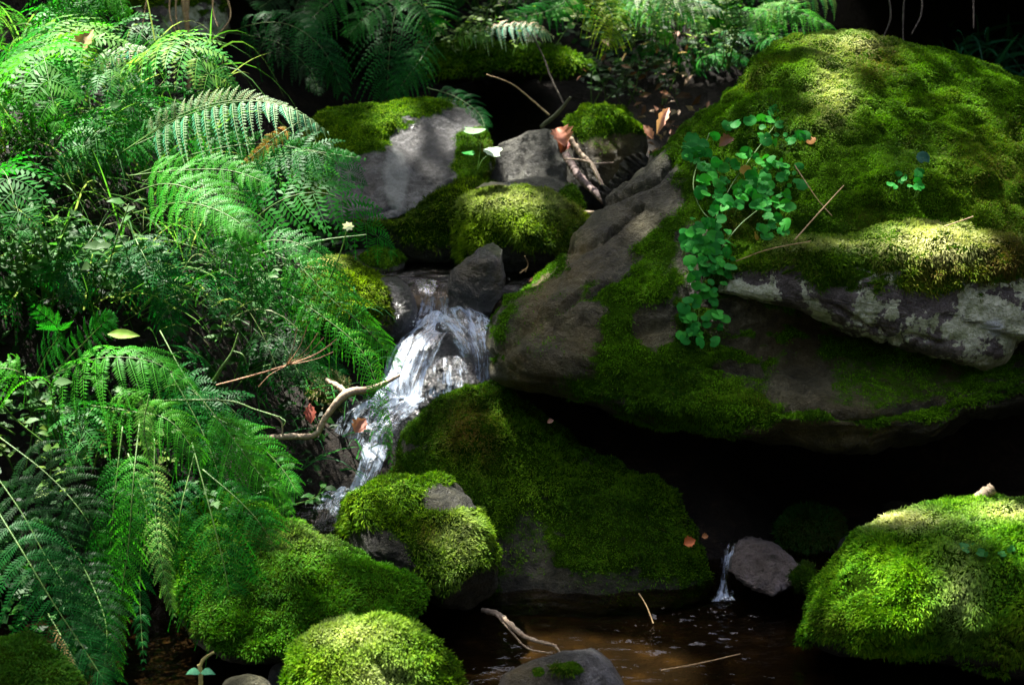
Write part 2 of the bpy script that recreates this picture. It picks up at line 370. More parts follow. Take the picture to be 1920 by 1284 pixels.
n1 = noise(nt, tc, 14, 8, 0.7); n2 = noise(nt, tc, 90, 5, 0.7); n0 = noise(nt, tc, 2.2, 3)
col = ramp(nt, mathn(nt, 'ADD', mathn(nt, 'MULTIPLY', n1, .6), mathn(nt, 'MULTIPLY', n2, .4)), [(0.4, (0.003, 0.0025, 0.0015)), (0.52, (0.008, 0.0055, 0.003)), (0.62, (0.022, 0.015, 0.008))])
# stony gravel on the stream bed, amber under the water
sx = nt.nodes.new("ShaderNodeSeparateXYZ"); gm = nt.nodes.new("ShaderNodeNewGeometry"); nt.links.new(gm.outputs['Position'], sx.inputs[0])
bed = mathn(nt, 'MULTIPLY', mathn(nt, 'LESS_THAN', sx.outputs[2], 0.0), mathn(nt, 'LESS_THAN', sx.outputs[1], 2.5))
vo = nt.nodes.new("ShaderNodeTexVoronoi"); vo.inputs['Scale'].default_value = 22; nt.links.new(tc, vo.inputs['Vector'])
bedc = ramp(nt, mathn(nt, 'ADD', mathn(nt, 'MULTIPLY', vo.outputs['Distance'], 0.5), mathn(nt, 'MULTIPLY', n1, 0.6)), [(0.3, (0.045, 0.031, 0.010)), (0.5, (0.014, 0.009, 0.003)), (0.75, (0.004, 0.003, 0.0015))])
col = mixc(nt, bed, col, bedc)
b = N(nt, "ShaderNodeBsdfPrincipled"); nt.links.new(col, b.inputs['Base Color']); b.inputs['Roughness'].default_value = 0.8; b.inputs['Specular IOR Level'].default_value = 0.2
bp = N(nt, "ShaderNodeBump"); bp.inputs['Strength'].default_value = 0.8; bp.inputs['Distance'].default_value = 0.02
nt.links.new(mathn(nt, 'ADD', n1, mathn(nt, 'MULTIPLY', n2, .4)), bp.inputs['Height']); nt.links.new(bp.outputs[0], b.inputs['Normal'])
nt.links.new(b.outputs[0], out.inputs[0]); M_soil = m
g = mesh("ground", vv, np.stack([ii, ii + 1, ii + nx + 1, ii + nx], -1), M_soil, loc=np.zeros(3)); tag(g, kind='structure')

# ------------------------------------------------------------------ water
def water_mat(name, tint=(0.80, 0.62, 0.36), foam=False, bump=0.3, bscale=(40, 40, 40), foam_c=(0.60, 0.72, 0.90)):
    m, nt, out = newmat(name)
    tcn = nt.nodes.new("ShaderNodeTexCoord"); tc = tcn.outputs['Object']
    mp = nt.nodes.new("ShaderNodeMapping"); mp.inputs['Scale'].default_value = bscale; nt.links.new(tc, mp.inputs[0])
    fr = nt.nodes.new("ShaderNodeFresnel"); fr.inputs['IOR'].default_value = 1.33
    gl = nt.nodes.new("ShaderNodeBsdfGlossy"); gl.inputs['Roughness'].default_value = 0.04
    tr = nt.nodes.new("ShaderNodeBsdfTransparent"); tr.inputs[0].default_value = (*tint, 1)
    bp = N(nt, "ShaderNodeBump"); bp.inputs['Strength'].default_value = bump; bp.inputs['Distance'].default_value = 0.01
    if foam:
        uv = nt.nodes.new("ShaderNodeAttribute"); uv.attribute_name = 'flow'
        def st(sx_, sy_, det, dist):
            mp2 = nt.nodes.new("ShaderNodeMapping"); mp2.inputs['Scale'].default_value = (sx_, sy_, 1); nt.links.new(uv.outputs['Color'], mp2.inputs[0])
            return noise(nt, mp2.outputs[0], 1.0, det, 0.65, dist)
        s1 = st(9, 1.6, 5, 0.9); s2 = st(34, 4.0, 4, 0.6); s3 = st(5, 4, 4, 0.6)
        h = mathn(nt, 'ADD', mathn(nt, 'MULTIPLY', s1, 0.7), mathn(nt, 'ADD', mathn(nt, 'MULTIPLY', s2, 0.4), mathn(nt, 'MULTIPLY', s3, 0.5))); nt.links.new(h, bp.inputs['Height'])
        fa = nt.nodes.new("ShaderNodeAttribute"); fa.attribute_name = 'foam'
        fv = mathn(nt, 'ADD', mathn(nt, 'SUBTRACT', mathn(nt, 'MULTIPLY', h, 2.6), 2.1), mathn(nt, 'MULTIPLY', fa.outputs['Fac'], 0.95))
        ff = ramp(nt, fv, [(0.28, (0, 0, 0)), (0.8, (1, 1, 1))])
        ea = nt.nodes.new("ShaderNodeAttribute"); ea.attribute_name = 'fade'
    else:
        s1 = noise(nt, mp.outputs[0], 1.0, 4, 0.55, 0.3); nt.links.new(s1, bp.inputs['Height'])
    nt.links.new(bp.outputs[0], gl.inputs['Normal']); nt.links.new(bp.outputs[0], fr.inputs['Normal'])
    mx = nt.nodes.new("ShaderNodeMixShader"); nt.links.new(fr.outputs[0], mx.inputs[0]); nt.links.new(tr.outputs[0], mx.inputs[1]); nt.links.new(gl.outputs[0], mx.inputs[2])
    last = mx.outputs[0]
    if foam:
        df = N(nt, "ShaderNodeBsdfPrincipled"); df.inputs['Base Color'].default_value = (*foam_c, 1); df.inputs['Roughness'].default_value = 0.25
        df.inputs['Specular IOR Level'].default_value = 0.8
        nt.links.new(bp.outputs[0], df.inputs['Normal'])
        t2 = nt.nodes.new("ShaderNodeBsdfTranslucent"); t2.inputs[0].default_value = (*foam_c, 1)
        a_ = nt.nodes.new("ShaderNodeMixShader"); a_.inputs[0].default_value = 0.4; nt.links.new(df.outputs[0], a_.inputs[1]); nt.links.new(t2.outputs[0], a_.inputs[2])
        m2 = nt.nodes.new("ShaderNodeMixShader"); nt.links.new(ff, m2.inputs[0]); nt.links.new(last, m2.inputs[1]); nt.links.new(a_.outputs[0], m2.inputs[2]); last = m2.outputs[0]
        t3 = nt.nodes.new("ShaderNodeBsdfTransparent"); m3 = nt.nodes.new("ShaderNodeMixShader")     # the film thins out to nothing at its margins
        av = mathn(nt, 'ADD', mathn(nt, 'MULTIPLY', ea.outputs['Fac'], 1.7), mathn(nt, 'MULTIPLY', mathn(nt, 'SUBTRACT', h, 1.05), 3.6), clamp=True)
        nt.links.new(av, m3.inputs[0]); nt.links.new(t3.outputs[0], m3.inputs[1]); nt.links.new(last, m3.inputs[2]); last = m3.outputs[0]
    nt.links.new(last, out.inputs[0]); return m
M_pool = water_mat("pool_water", tint=(0.56, 0.46, 0.31), bump=0.35, bscale=(14, 34, 14))
M_pool2 = water_mat("stream_water", tint=(0.5, 0.45, 0.4), bump=0.8, bscale=(60, 60, 60))
M_fall = water_mat("falling_water", tint=(0.85, 0.88, 0.9), foam=True, bump=0.7)
def sheet(x0, x1, y0, y1, z, nx, ny, wave, name, mat, label=None, cut=None):
    X, Y = np.meshgrid(np.linspace(x0, x1, nx), np.linspace(y0, y1, ny)); p = np.stack([X, Y, X * 0 + z], -1)
    p[..., 2] += wave(X, Y)
    i = (np.arange(ny - 1)[:, None] * nx + np.arange(nx - 1)[None])
    f = np.stack([i, i + 1, i + nx + 1, i + nx], -1).reshape(-1, 4)
    if cut is not None:
        k = cut(X, Y)[:-1, :-1].ravel(); f = f[k]
    o = mesh(name, p.reshape(-1, 3), f, mat, loc=np.array([0, 0, z])); return tag(o, kind='structure')
def wv(X, Y):
    p = np.stack([X, Y, X * 0], -1); d1 = np.hypot(X - 0.29, Y - 2.40); d2 = np.hypot(X - 0.12, Y - 2.38); d3 = np.hypot(X + .3, Y - 2.5)
    near = np.exp(-(d1 / 0.17) ** 2) + 0.3 * np.exp(-(d2 / 0.15) ** 2)
    return 0.0035 * near * fbm(p * [1, 2.4, 1], 24, 3, 3) * 1.9 + 0.0012 * fbm(p * [1, 2.2, 1], 12, 3, 8)
sheet(-0.9, 1.3, 0.3, 2.85, 0.0, 520, 600, wv, "pool_water", M_pool)
def wv2(X, Y):
    p = np.stack([X, Y, X * 0], -1); return 0.006 * fbm(p * [1, 1.6, 1], 22, 4, 13) - 0.008 * smooth(3.22, 3.14, Y)
sheet(-0.32, 0.12, 3.14, 3.75, 0.365, 200, 220, wv2, "upper_pool_water", M_pool2)
def fall(name, rows, nu=50, nv=120, amp=0.004, foam=(0.5, 0.5), seed=1, label=None, parent=None, edge=0.16, arch=0.0, hsx=1.0, cover_=1.0):
    "rows: list of ((pxL,pyL,YL),(pxR,pyR,YR)) down the flow; foam: profile along the flow"
    Lp = spline([W(*a) for a, b in rows], nv); Rp = spline([W(*b) for a, b in rows], nv)
    u = np.linspace(0, 1, nu); t = np.linspace(0, 1, nv)
    P = Lp[:, None] * (1 - u)[None, :, None] + Rp[:, None] * u[None, :, None]
    wdt = np.linalg.norm(Rp - Lp, axis=1).mean(); ln_ = np.linalg.norm(np.gradient((Lp + Rp) / 2, axis=0), axis=1).sum()
    U = np.broadcast_to(u * wdt * 10 * hsx, (nv, nu)); V = np.broadcast_to((t * ln_ * 10)[:, None], (nv, nu))
    q = np.stack([U * 5, V * 0.45, U * 0 + seed], -1); q2 = np.stack([U * 14, V * 0.8, U * 0 + seed + 5], -1)
    du = nrm(Rp - Lp)[:, None]; dv = nrm(np.gradient((Lp + Rp) / 2, axis=0))[:, None]; nn = nrm(np.cross(du, dv)); nn = np.where((nn[..., 1:2] > 0), -nn, nn)
    P = P + nn * (amp * (2.0 * perlin(q * [.5, 1.6, 1]) + .7 * perlin(q2 * [.5, 2, 1])) + arch * np.sin(np.pi * u)[None])[..., None]
    P = P + du * (0.35 * amp * perlin(q + 9.1))[..., None]
    fo = np.interp(t, np.linspace(0, 1, len(foam)), foam)[:, None] + 0 * U
    e = smooth(0, edge, np.minimum(u, 1 - u))[None] * (smooth(0, .06, t) * smooth(0, .08, 1 - t))[:, None]
    i = (np.arange(nv - 1)[:, None] * nu + np.arange(nu - 1)[None]); f = np.stack([i, i + 1, i + nu + 1, i + nu], -1).reshape(-1, 4)
    col = np.stack([U, V, U * 0 + seed, U * 0 + 1], -1).reshape(-1, 4)
    o = mesh(name, P.reshape(-1, 3), f, M_fall, parent, attrs={'flow': col, 'foam': fo.ravel(), 'fade': e.ravel() * cover_})
    if parent is None: tag(o, label, 'waterfall')
    return o
fall("waterfall", [((765, 522, 3.24), (875, 524, 3.24)), ((777, 545, 3.165), (852, 547, 3.165)), ((782, 575, 3.14), (846, 575, 3.14)), ((768, 612, 3.11), (848, 610, 3.11))],
     foam=(0.0, 0.35, 0.6, 0.95), seed=2, label="short glassy waterfall spilling over the lip left of the pointed wet rock", nu=60)
wf = fall("waterfall", [((775, 596, 3.10), (860, 592, 3.10)), ((752, 622, 3.07), (868, 606, 3.06)), ((728, 660, 3.02), (838, 640, 2.99)), ((708, 705, 2.97), (812, 700, 2.95)), ((690, 748, 2.925), (798, 752, 2.91)), ((672, 765, 2.90), (780, 772, 2.885))],
     foam=(1.0, 0.72, 0.62, 0.65, 1.0, 0.85), seed=3, amp=0.007, nu=110, nv=150, arch=0.012, label="broad frothy white waterfall bending left in the middle of the stream")
fall("waterfall", [((780, 590, 3.11), (925, 588, 3.11)), ((800, 606, 3.06), (935, 600, 3.06)), ((832, 634, 3.0), (935, 630, 3.01)), ((858, 672, 2.965), (932, 672, 2.97)), ((862, 712, 2.94), (925, 718, 2.94)), ((845, 745, 2.90), (925, 748, 2.90))],
     foam=(0.9, 0.75, 0.6, 0.5, 0.65, 0.85), cover_=.85, seed=13, amp=0.008, nu=80, nv=130, arch=0.014, label="white waterfall arching over the dome of rock against the huge boulder")
fall("waterfall", [((690, 738, 2.93), (820, 742, 2.91)), ((664, 752, 2.88), (792, 766, 2.86)), ((630, 772, 2.85), (765, 790, 2.82)), ((612, 806, 2.83), (742, 826, 2.79)), ((604, 860, 2.81), (724, 870, 2.77)), ((598, 915, 2.79), (708, 925, 2.74))],
     foam=(1.0, 0.8, 0.55, 0.45, 0.45, 0.6), cover_=.9, seed=4, amp=0.007, nu=90, nv=150, label="dark glassy waterfall sliding down behind the bent driftwood branch")
fall("waterfall", [((676, 825, 2.765), (736, 832, 2.765)), ((672, 855, 2.73), (728, 858, 2.73)), ((662, 890, 2.71), (712, 893, 2.71)), ((640, 935, 2.69), (700, 940, 2.69))],
     foam=(0.6, 0.8, 0.8, 1.0), seed=5, amp=0.003, nu=40, nv=90, label="narrow white waterfall dropping into the small dark basin")
fall("waterfall", [((575, 925, 2.72), (700, 905, 2.70)), ((568, 945, 2.675), (690, 930, 2.665)), ((566, 985, 2.61), (665, 975, 2.61))], foam=(.55, .6, .35), seed=15, amp=.006, nu=70, nv=60, edge=.3, label="churning foam waterfall foot filling the small dark basin")
fall("waterfall", [((1325, 1006, 2.535), (1415, 1004, 2.535)), ((1338, 1022, 2.51), (1402, 1020, 2.505)), ((1344, 1045, 2.49), (1384, 1045, 2.49)), ((1340, 1080, 2.478), (1376, 1080, 2.478)), ((1332, 1110, 2.464), (1384, 1110, 2.464)), ((1300, 1128, 2.44), (1420, 1128, 2.44))],
     foam=(0.2, 0.35, 0.4, 0.4, 0.5, 0.25), cover_=.85, seed=6, amp=0.004, nu=50, nv=90, edge=.4, label="tiny waterfall trickling beside the tilted purple grey rock")
rs = np.random.default_rng(5); A = Acc(); dv, df = ico(1)
for k in range(260):
    cx_, cy_, cY = [(805, 606, 3.08), (745, 750, 2.9), (690, 930, 2.66), (870, 612, 3.0)][rs.choice(4, p=[.3, .35, .25, .1])]
    A.add(dv * rs.uniform(.0004, .0013) * [1, 1, 1.4] + W(cx_ + rs.normal() * 34, cy_ - abs(rs.normal()) * 14 + 8, cY - rs.uniform(0, .04)), t=df)
M_drop, nt, out = newmat("water_drops"); b = N(nt, "ShaderNodeBsdfPrincipled"); b.inputs['Base Color'].default_value = (.8, .86, .92, 1); b.inputs['Roughness'].default_value = .08; nt.links.new(b.outputs[0], out.inputs[0])
tag(A.build("water_spray", M_drop), kind='stuff')
def wv3(X, Y):
    p = np.stack([X, Y, X * 0], -1); return 0.009 * fbm(p, 26, 4, 23)
basin = W(620, 950, 2.66)
sheet(-0.46, -0.19, 2.55, 2.80, float(basin[2]), 110, 100, wv3, "basin_water", M_pool2)

# ================================================================== ROCKS
rock("boulder", "huge mossy boulder filling the right half, bare grey stone on its left flank",
     [(915, 650), (935, 590), (1000, 525), (1050, 465), (1105, 400), (1150, 345), (1215, 285), (1290, 235), (1370, 175), (1430, 108), (1500, 70), (1590, 57), (1680, 72), (1760, 95), (1850, 120), (1960, 170), (2100, 260), (2200, 450), (2150, 650), (2000, 740), (1850, 790), (1700, 845), (1560, 855), (1400, 832), (1250, 798), (1150, 778), (1060, 752), (980, 738), (925, 705)],
     3.02, 0.22, 0.45, M_boulder, cat='boulder', tilt=0.95, sub=7, amp=0.030, ns=4, flat=0.8, seed=3, centre=(1480, 480), ridged=0.02,
     cracks=[([(1120, 385), (1180, 360), (1230, 335), (1290, 270)], 5, .02), ([(1160, 350), (1210, 300), (1270, 262)], 5, .014), ([(1010, 600), (1090, 560), (1180, 530), (1280, 520)], 4, .016), ([(960, 690), (1040, 620), (1100, 590)], 4, .01), ([(1060, 480), (1130, 450), (1200, 390)], 5, .012), ([(1400, 800), (1500, 770), (1620, 790), (1760, 760)], 7, .02), ([(1330, 690), (1420, 700), (1520, 740)], 7, .015)],
     bumps=[(1640, 650, 300, 85, 0.10), (1180, 440, 60, 200, 0.035), (1350, 330, 60, 60, 0.03), (1500, 780, 220, 60, -0.05), (1240, 560, 60, 90, -0.03), (1700, 330, 150, 50, -0.04), (1560, 220, 90, 60, -0.04)],
     stain=[(1010, 560, 45, 120, 1), (985, 700, 60, 60, 0.9), (1080, 490, 50, 70, 0.8), (1120, 640, 120, 60, .5), (1180, 420, 60, 60, .35), (1300, 700, 90, 90, 0.35), (1500, 640, 140, 60, 0.5), (1560, 800, 200, 50, 0.6), (1700, 720, 120, 50, 0.5), (1060, 560, 60, 60, 0.5)],
     moss=dict(up=0.58, nscale=13, noise=0.75, thick=0.012, dens=260000, ln=0.0072, wd=0.0009, drape=0.35,
               add=[(1650, 300, 400, 260, 1), (1400, 330, 150, 130, 1), (1200, 520, 55, 130, 0.8), (1220, 650, 130, 70, 0.75), (1180, 710, 150, 40, 0.6), (1330, 760, 160, 55, 0.7), (985, 545, 30, 70, 0.6)],
               sub=[(1190, 350, 90, 80, .9), (1130, 440, 75, 100, .85), (1040, 620, 85, 100, 0.7), (1300, 480, 40, 70, 0.6), (1600, 720, 230, 50, 0.5), (1500, 720, 60, 50, .6), (1225, 610, 38, 45, 0.9)],
               brown=[(1860, 330, 110, 0.6), (1640, 110, 60, 0.7), (1560, 200, 70, 0.4), (1400, 420, 60, 0.5), (1880, 480, 100, 0.6), (1640, 420, 60, .5)],
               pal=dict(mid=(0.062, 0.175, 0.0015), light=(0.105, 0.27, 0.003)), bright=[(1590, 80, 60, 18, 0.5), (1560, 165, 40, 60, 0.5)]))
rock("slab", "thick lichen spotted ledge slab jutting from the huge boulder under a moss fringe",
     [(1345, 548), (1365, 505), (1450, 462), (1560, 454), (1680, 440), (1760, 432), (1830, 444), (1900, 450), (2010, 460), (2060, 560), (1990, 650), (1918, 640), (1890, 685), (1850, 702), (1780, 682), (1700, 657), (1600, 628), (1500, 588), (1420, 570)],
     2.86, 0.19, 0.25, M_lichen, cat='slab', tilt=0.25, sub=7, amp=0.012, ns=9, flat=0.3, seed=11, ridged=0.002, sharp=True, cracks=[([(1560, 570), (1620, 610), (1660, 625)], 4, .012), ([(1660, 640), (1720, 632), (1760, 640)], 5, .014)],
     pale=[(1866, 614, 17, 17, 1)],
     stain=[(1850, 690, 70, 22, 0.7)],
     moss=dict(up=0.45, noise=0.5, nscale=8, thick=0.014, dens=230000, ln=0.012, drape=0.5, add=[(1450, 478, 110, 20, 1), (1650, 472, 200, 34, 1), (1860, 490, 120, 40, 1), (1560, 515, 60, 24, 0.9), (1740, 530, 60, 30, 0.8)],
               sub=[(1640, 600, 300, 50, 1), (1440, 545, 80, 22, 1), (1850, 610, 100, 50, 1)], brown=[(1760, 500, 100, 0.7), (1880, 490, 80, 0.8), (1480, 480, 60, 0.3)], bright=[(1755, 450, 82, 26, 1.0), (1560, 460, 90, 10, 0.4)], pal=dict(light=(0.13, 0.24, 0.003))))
rock("rock", "large flat mossy slab with bare purple grey face behind the upper pool",
     [(545, 330), (570, 250), (600, 212), (700, 198), (770, 188), (850, 184), (895, 215), (918, 270), (925, 320), (870, 355), (800, 392), (740, 412), (680, 425), (640, 430), (560, 410)],
     3.65, 0.06, 0.35, M_slate, tilt=1.5, sub=6, amp=0.018, ns=6, flat=0.5, seed=21, ridged=0.010, sharp=True, cracks=[([(600, 428), (690, 400), (740, 388)], 4, .012), ([(780, 318), (820, 322)], 3, .01), ([(700, 300), (760, 340), (850, 350)], 3, .005)], pale=[(742, 335, 22, 60, 0.25)],
     moss=dict(up=1.6, noise=0.2, add=[(670, 245, 100, 45, 1), (570, 320, 55, 80, 1), (885, 290, 35, 60, 1), (780, 205, 90, 16, 0.9), (890, 355, 40, 40, 1)], sub=[(735, 350, 100, 55, 1), (690, 390, 75, 32, 1), (790, 275, 60, 36, .9), (860, 225, 40, 24, .7)], nscale=8, dens=150000, ln=0.008, brown=[(560, 260, 50, .6)]))
rock("rock", "shadowed mossy rock wedged beneath the flat slab",
     [(560, 400), (640, 420), (760, 405), (850, 350), (900, 345), (935, 360), (900, 420), (880, 490), (780, 515), (660, 500), (570, 470)],
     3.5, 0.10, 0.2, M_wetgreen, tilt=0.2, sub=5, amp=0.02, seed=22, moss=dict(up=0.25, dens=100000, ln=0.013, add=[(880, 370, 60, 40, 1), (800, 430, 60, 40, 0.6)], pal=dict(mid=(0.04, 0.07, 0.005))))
rock("rock", "smooth bare grey rock standing left of the dead leaves and twigs",
     [(915, 300), (935, 270), (985, 250), (1030, 243), (1050, 265), (1062, 310), (1065, 380), (1000, 400), (930, 390)], 3.8, 0.08, 0.15, M_grey, tilt=0.5, sub=5, amp=0.012, seed=23, cuts=3, flat=0.5, sharp=True)
rock("rock", "rounded olive rock with mossy cap behind the tangled twigs",
     [(1060, 290), (1065, 240), (1095, 212), (1140, 204), (1180, 220), (1210, 262), (1205, 310), (1190, 390), (1120, 400), (1065, 370)], 3.95, 0.10, 0.18, M_wetgreen, tilt=0.5, sub=5, amp=0.012, seed=24,
     moss=dict(up=0.55, dens=130000, add=[(1115, 235, 50, 25, 1)], sub=[(1150, 290, 60, 40, .5)]), stain=[(1150, 280, 60, 60, 0.8)])
rock("rock", "small pale topped rock just behind the bright moss hummock",
     [(888, 365), (920, 350), (975, 335), (1030, 332), (1065, 350), (1090, 385), (1095, 430), (1000, 450), (900, 430)], 3.58, 0.05, 0.12, M_grey, tilt=0.8, sub=5, amp=0.008, seed=25, pale=[(940, 352, 42, 7, 0.5)],
     moss=dict(up=1.6, noise=.2, add=[(1070, 375, 28, 25, 1)]))
rock("rock", "rounded hummock rock draped in bright moss above the upper pool",
     [(845, 425), (865, 385), (905, 365), (960, 358), (1015, 362), (1060, 385), (1105, 425), (1090, 480), (1040, 510), (950, 520), (870, 500)], 3.42, 0.10, 0.12, M_wetgreen, tilt=0.4, sub=5, amp=0.014, seed=26,
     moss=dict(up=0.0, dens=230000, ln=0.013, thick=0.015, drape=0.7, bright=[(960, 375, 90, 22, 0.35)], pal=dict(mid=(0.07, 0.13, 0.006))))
rock("rock", "pointed dark wet rock rising between the two stream channels",
     [(838, 560), (848, 510), (885, 480), (925, 452), (940, 468), (945, 520), (940, 590), (900, 620), (850, 610)], 3.16, 0.05, 0.07, M_wet, tilt=0.3, sub=5, amp=0.010, seed=27, cuts=4, flat=0.55, sharp=True,
     stain=[(880, 500, 35, 22, 1), (935, 520, 14, 30, 0.5)])
rock("rock", "thin mossy plate of rock lying at the left of the upper pool",
     [(600, 490), (640, 472), (700, 468), (745, 478), (758, 498), (740, 515), (690, 520), (620, 515)], 3.38, 0.05, 0.10, M_grey, tilt=1.2, sub=5, amp=0.006, seed=28, moss=dict(up=1.6, noise=.2, add=[(715, 485, 40, 18, 1), (620, 490, 20, 14, .8)]))
rock("rock", "dark mossy boulder left of the short glassy waterfall",
     [(560, 560), (575, 510), (610, 490), (660, 495), (710, 530), (745, 575), (752, 625), (700, 650), (620, 660), (560, 640)], 3.12, 0.12, 0.15, M_wetgreen, tilt=0.5, sub=5, amp=0.012, seed=29,
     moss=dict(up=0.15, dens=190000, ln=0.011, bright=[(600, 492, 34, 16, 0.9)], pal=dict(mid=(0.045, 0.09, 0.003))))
rock("rock", "wet purple rock beside the lip of the short waterfall",
     [(700, 540), (720, 520), (755, 525), (778, 560), (782, 600), (760, 640), (720, 640), (705, 600)], 3.10, 0.05, 0.08, M_wet, tilt=0.5, sub=5, amp=0.006, seed=30)
rock("rock", "wet rounded rock hidden under the broad white waterfall",
     [(720, 720), (745, 650), (790, 612), (860, 602), (925, 610), (940, 660), (935, 745), (850, 770), (740, 765)], 3.0, 0.02, 0.10, M_wet, tilt=0.75, sub=5, amp=0.010, seed=31)
rock("rock", "small glistening wet rock under the right side of the broad waterfall",
     [(788, 735), (800, 695), (830, 670), (865, 668), (890, 690), (905, 735), (860, 755), (810, 755)], 2.92, 0.03, 0.06, M_wet, tilt=0.8, sub=6, amp=0.010, ns=20, seed=32, flat=.7, ridged=.005)
fall("waterfall", [((806, 668, 2.93), (872, 664, 2.93)), ((792, 690, 2.895), (892, 690, 2.895)), ((784, 720, 2.87), (905, 722, 2.87)), ((780, 748, 2.855), (905, 748, 2.855))], foam=(.3, .35, .5, .8), seed=23, amp=.003, nu=60, nv=60, cover_=.75, edge=.25, label="thin glittering waterfall film over the small wet rock in midstream")
rock("rock", "wet black rock ledge behind the dark sheet waterfall",
     [(600, 800), (640, 765), (700, 745), (780, 760), (790, 830), (760, 900), (700, 940), (620, 930), (595, 870)], 2.83, 0.02, 0.12, M_wet, tilt=0.7, sub=5, amp=0.010, seed=33)
rock("boulder", "broad dark mossy slab sloping down to the pool at the centre",
     [(720, 920), (735, 850), (785, 785), (840, 742), (900, 722), (955, 728), (1000, 762), (1050, 805), (1150, 858), (1250, 908), (1310, 985), (1335, 1080), (1310, 1140), (1200, 1158), (1080, 1165), (960, 1160), (900, 1120), (830, 1040), (760, 990)],
     2.66, 0.07, 0.15, M_wetgreen, tilt=1.0, sub=6, amp=0.020, ns=6, seed=34, ridged=0.012, centre=(1010, 960), bumps=[(1000, 1000, 60, 120, 0.03), (900, 800, 90, 60, -0.03)],
     moss=dict(up=0.5, noise=0.7, nscale=10, thick=0.010, dens=240000, ln=0.008, drape=0.4, add=[(900, 790, 130, 70, 1), (920, 880, 150, 80, 0.85), (1100, 960, 90, 60, 0.8), (1230, 1010, 80, 80, 0.5)], sub=[(985, 1050, 55, 90, 0.6), (1130, 1115, 190, 45, 0.62), (770, 760, 30, 30, 1), (1190, 1000, 60, 40, .4)],
               brown=[(880, 810, 60, 0.9), (900, 850, 50, 0.5)], pal=dict(dark=(0.01, 0.04, 0.0015), mid=(0.045, 0.13, 0.002), light=(0.10, 0.21, 0.004))))
rock("rock", "small mossy ridge rock with a bare dark top beside the basin",
     [(640, 1000), (655, 950), (700, 912), (755, 900), (825, 898), (872, 925), (912, 985), (932, 1055), (928, 1110), (890, 1145), (830, 1140), (770, 1095), (710, 1070), (655, 1050)],
     2.45, 0.09, 0.12, M_wetgreen, tilt=0.9, sub=6, amp=0.014, ns=8, seed=35, flat=0.6, sharp=True, cuts=3, moss=dict(up=0.25, noise=0.5, thick=0.012, dens=210000, ln=0.011, sub=[(845, 935, 60, 28, .8), (705, 1050, 80, 55, .8)], bright=[(860, 1010, 40, 60, 0.25)], brown=[(800, 1000, 30, .6)]))
rock("boulder", "long low mossy boulder half covered by the arching ferns",
     [(330, 1000), (380, 940), (450, 940), (540, 985), (610, 1020), (690, 1052), (765, 1082), (792, 1112), (790, 1150), (740, 1190), (640, 1212), (530, 1240), (420, 1240), (340, 1160)],
     2.30, 0.10, 0.16, M_wetgreen, tilt=1.1, flat=0.6, sub=6, amp=0.018, seed=36, moss=dict(up=0.0, noise=0.35, thick=0.010, dens=260000, ln=0.009, drape=0.3, bright=[(560, 1010, 90, 25, 0.15)], pal=dict(dark=(0.01, 0.06, 0.002), mid=(0.035, 0.15, 0.003), light=(0.08, 0.23, 0.006))))
rock("rock", "round moss covered rock at the bottom edge left of the pool",
     [(528, 1310), (548, 1240), (600, 1192), (670, 1175), (750, 1175), (812, 1210), (848, 1262), (865, 1340), (800, 1430), (600, 1430), (530, 1390)], 2.02, 0.07, 0.10, M_wetgreen, tilt=0.4, sub=6, amp=0.010, seed=37,
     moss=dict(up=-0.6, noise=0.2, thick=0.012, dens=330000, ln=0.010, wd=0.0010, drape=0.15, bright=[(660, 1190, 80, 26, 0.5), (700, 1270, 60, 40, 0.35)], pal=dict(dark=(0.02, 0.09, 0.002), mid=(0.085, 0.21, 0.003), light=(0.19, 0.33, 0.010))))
rock("rock", "smooth blue grey slate rock poking from the pool at the bottom",
     [(915, 1320), (945, 1262), (1000, 1232), (1060, 1218), (1110, 1214), (1148, 1240), (1172, 1285), (1190, 1350), (1140, 1410), (960, 1410)], 2.06, 0.06, 0.08, M_slate, tilt=0.6, sub=5, amp=0.006, seed=38, cuts=3, flat=0.6, sharp=True,
     moss=dict(up=1.7, noise=.2, add=[(1060, 1255, 32, 12, 0.9), (1010, 1260, 14, 10, .7)], dens=150000), stain=[(985, 1270, 60, 40, 0.9)])
rock("boulder", "round bright green moss boulder at the lower right corner",
     [(1508, 1200), (1525, 1135), (1570, 1062), (1628, 1002), (1700, 968), (1790, 950), (1880, 948), (1970, 958), (2100, 1000), (2200, 1140), (2110, 1270), (1960, 1290), (1850, 1275), (1760, 1245), (1660, 1228), (1570, 1228)],
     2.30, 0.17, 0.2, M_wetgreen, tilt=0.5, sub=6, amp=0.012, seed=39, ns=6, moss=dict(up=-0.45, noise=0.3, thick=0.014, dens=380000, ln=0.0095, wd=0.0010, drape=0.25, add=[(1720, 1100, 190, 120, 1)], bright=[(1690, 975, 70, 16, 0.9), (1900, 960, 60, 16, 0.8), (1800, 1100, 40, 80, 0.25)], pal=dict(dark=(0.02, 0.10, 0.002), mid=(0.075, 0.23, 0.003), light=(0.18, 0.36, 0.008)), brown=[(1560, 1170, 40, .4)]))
rock("rock", "tilted purple grey rock beside the tiny waterfall",
     [(1360, 1070), (1375, 1018), (1400, 1005), (1445, 1015), (1490, 1045), (1522, 1075), (1500, 1098), (1450, 1118), (1410, 1105)], 2.50, 0.05, 0.08, rock_mat("purple_stone", (0.035, 0.028, 0.022), (0.11, 0.09, 0.08), (0.20, 0.165, 0.17), 0.4, wet=0.4), tilt=1.1, sub=6, amp=0.012, ns=20, seed=40, flat=0.3, sharp=True, ridged=0.004,
     moss=dict(up=1.7, noise=.2, add=[(1505, 1080, 25, 18, 1)], pal=dict(mid=(0.02, 0.05, 0.004), light=(0.04, 0.08, 0.006))))
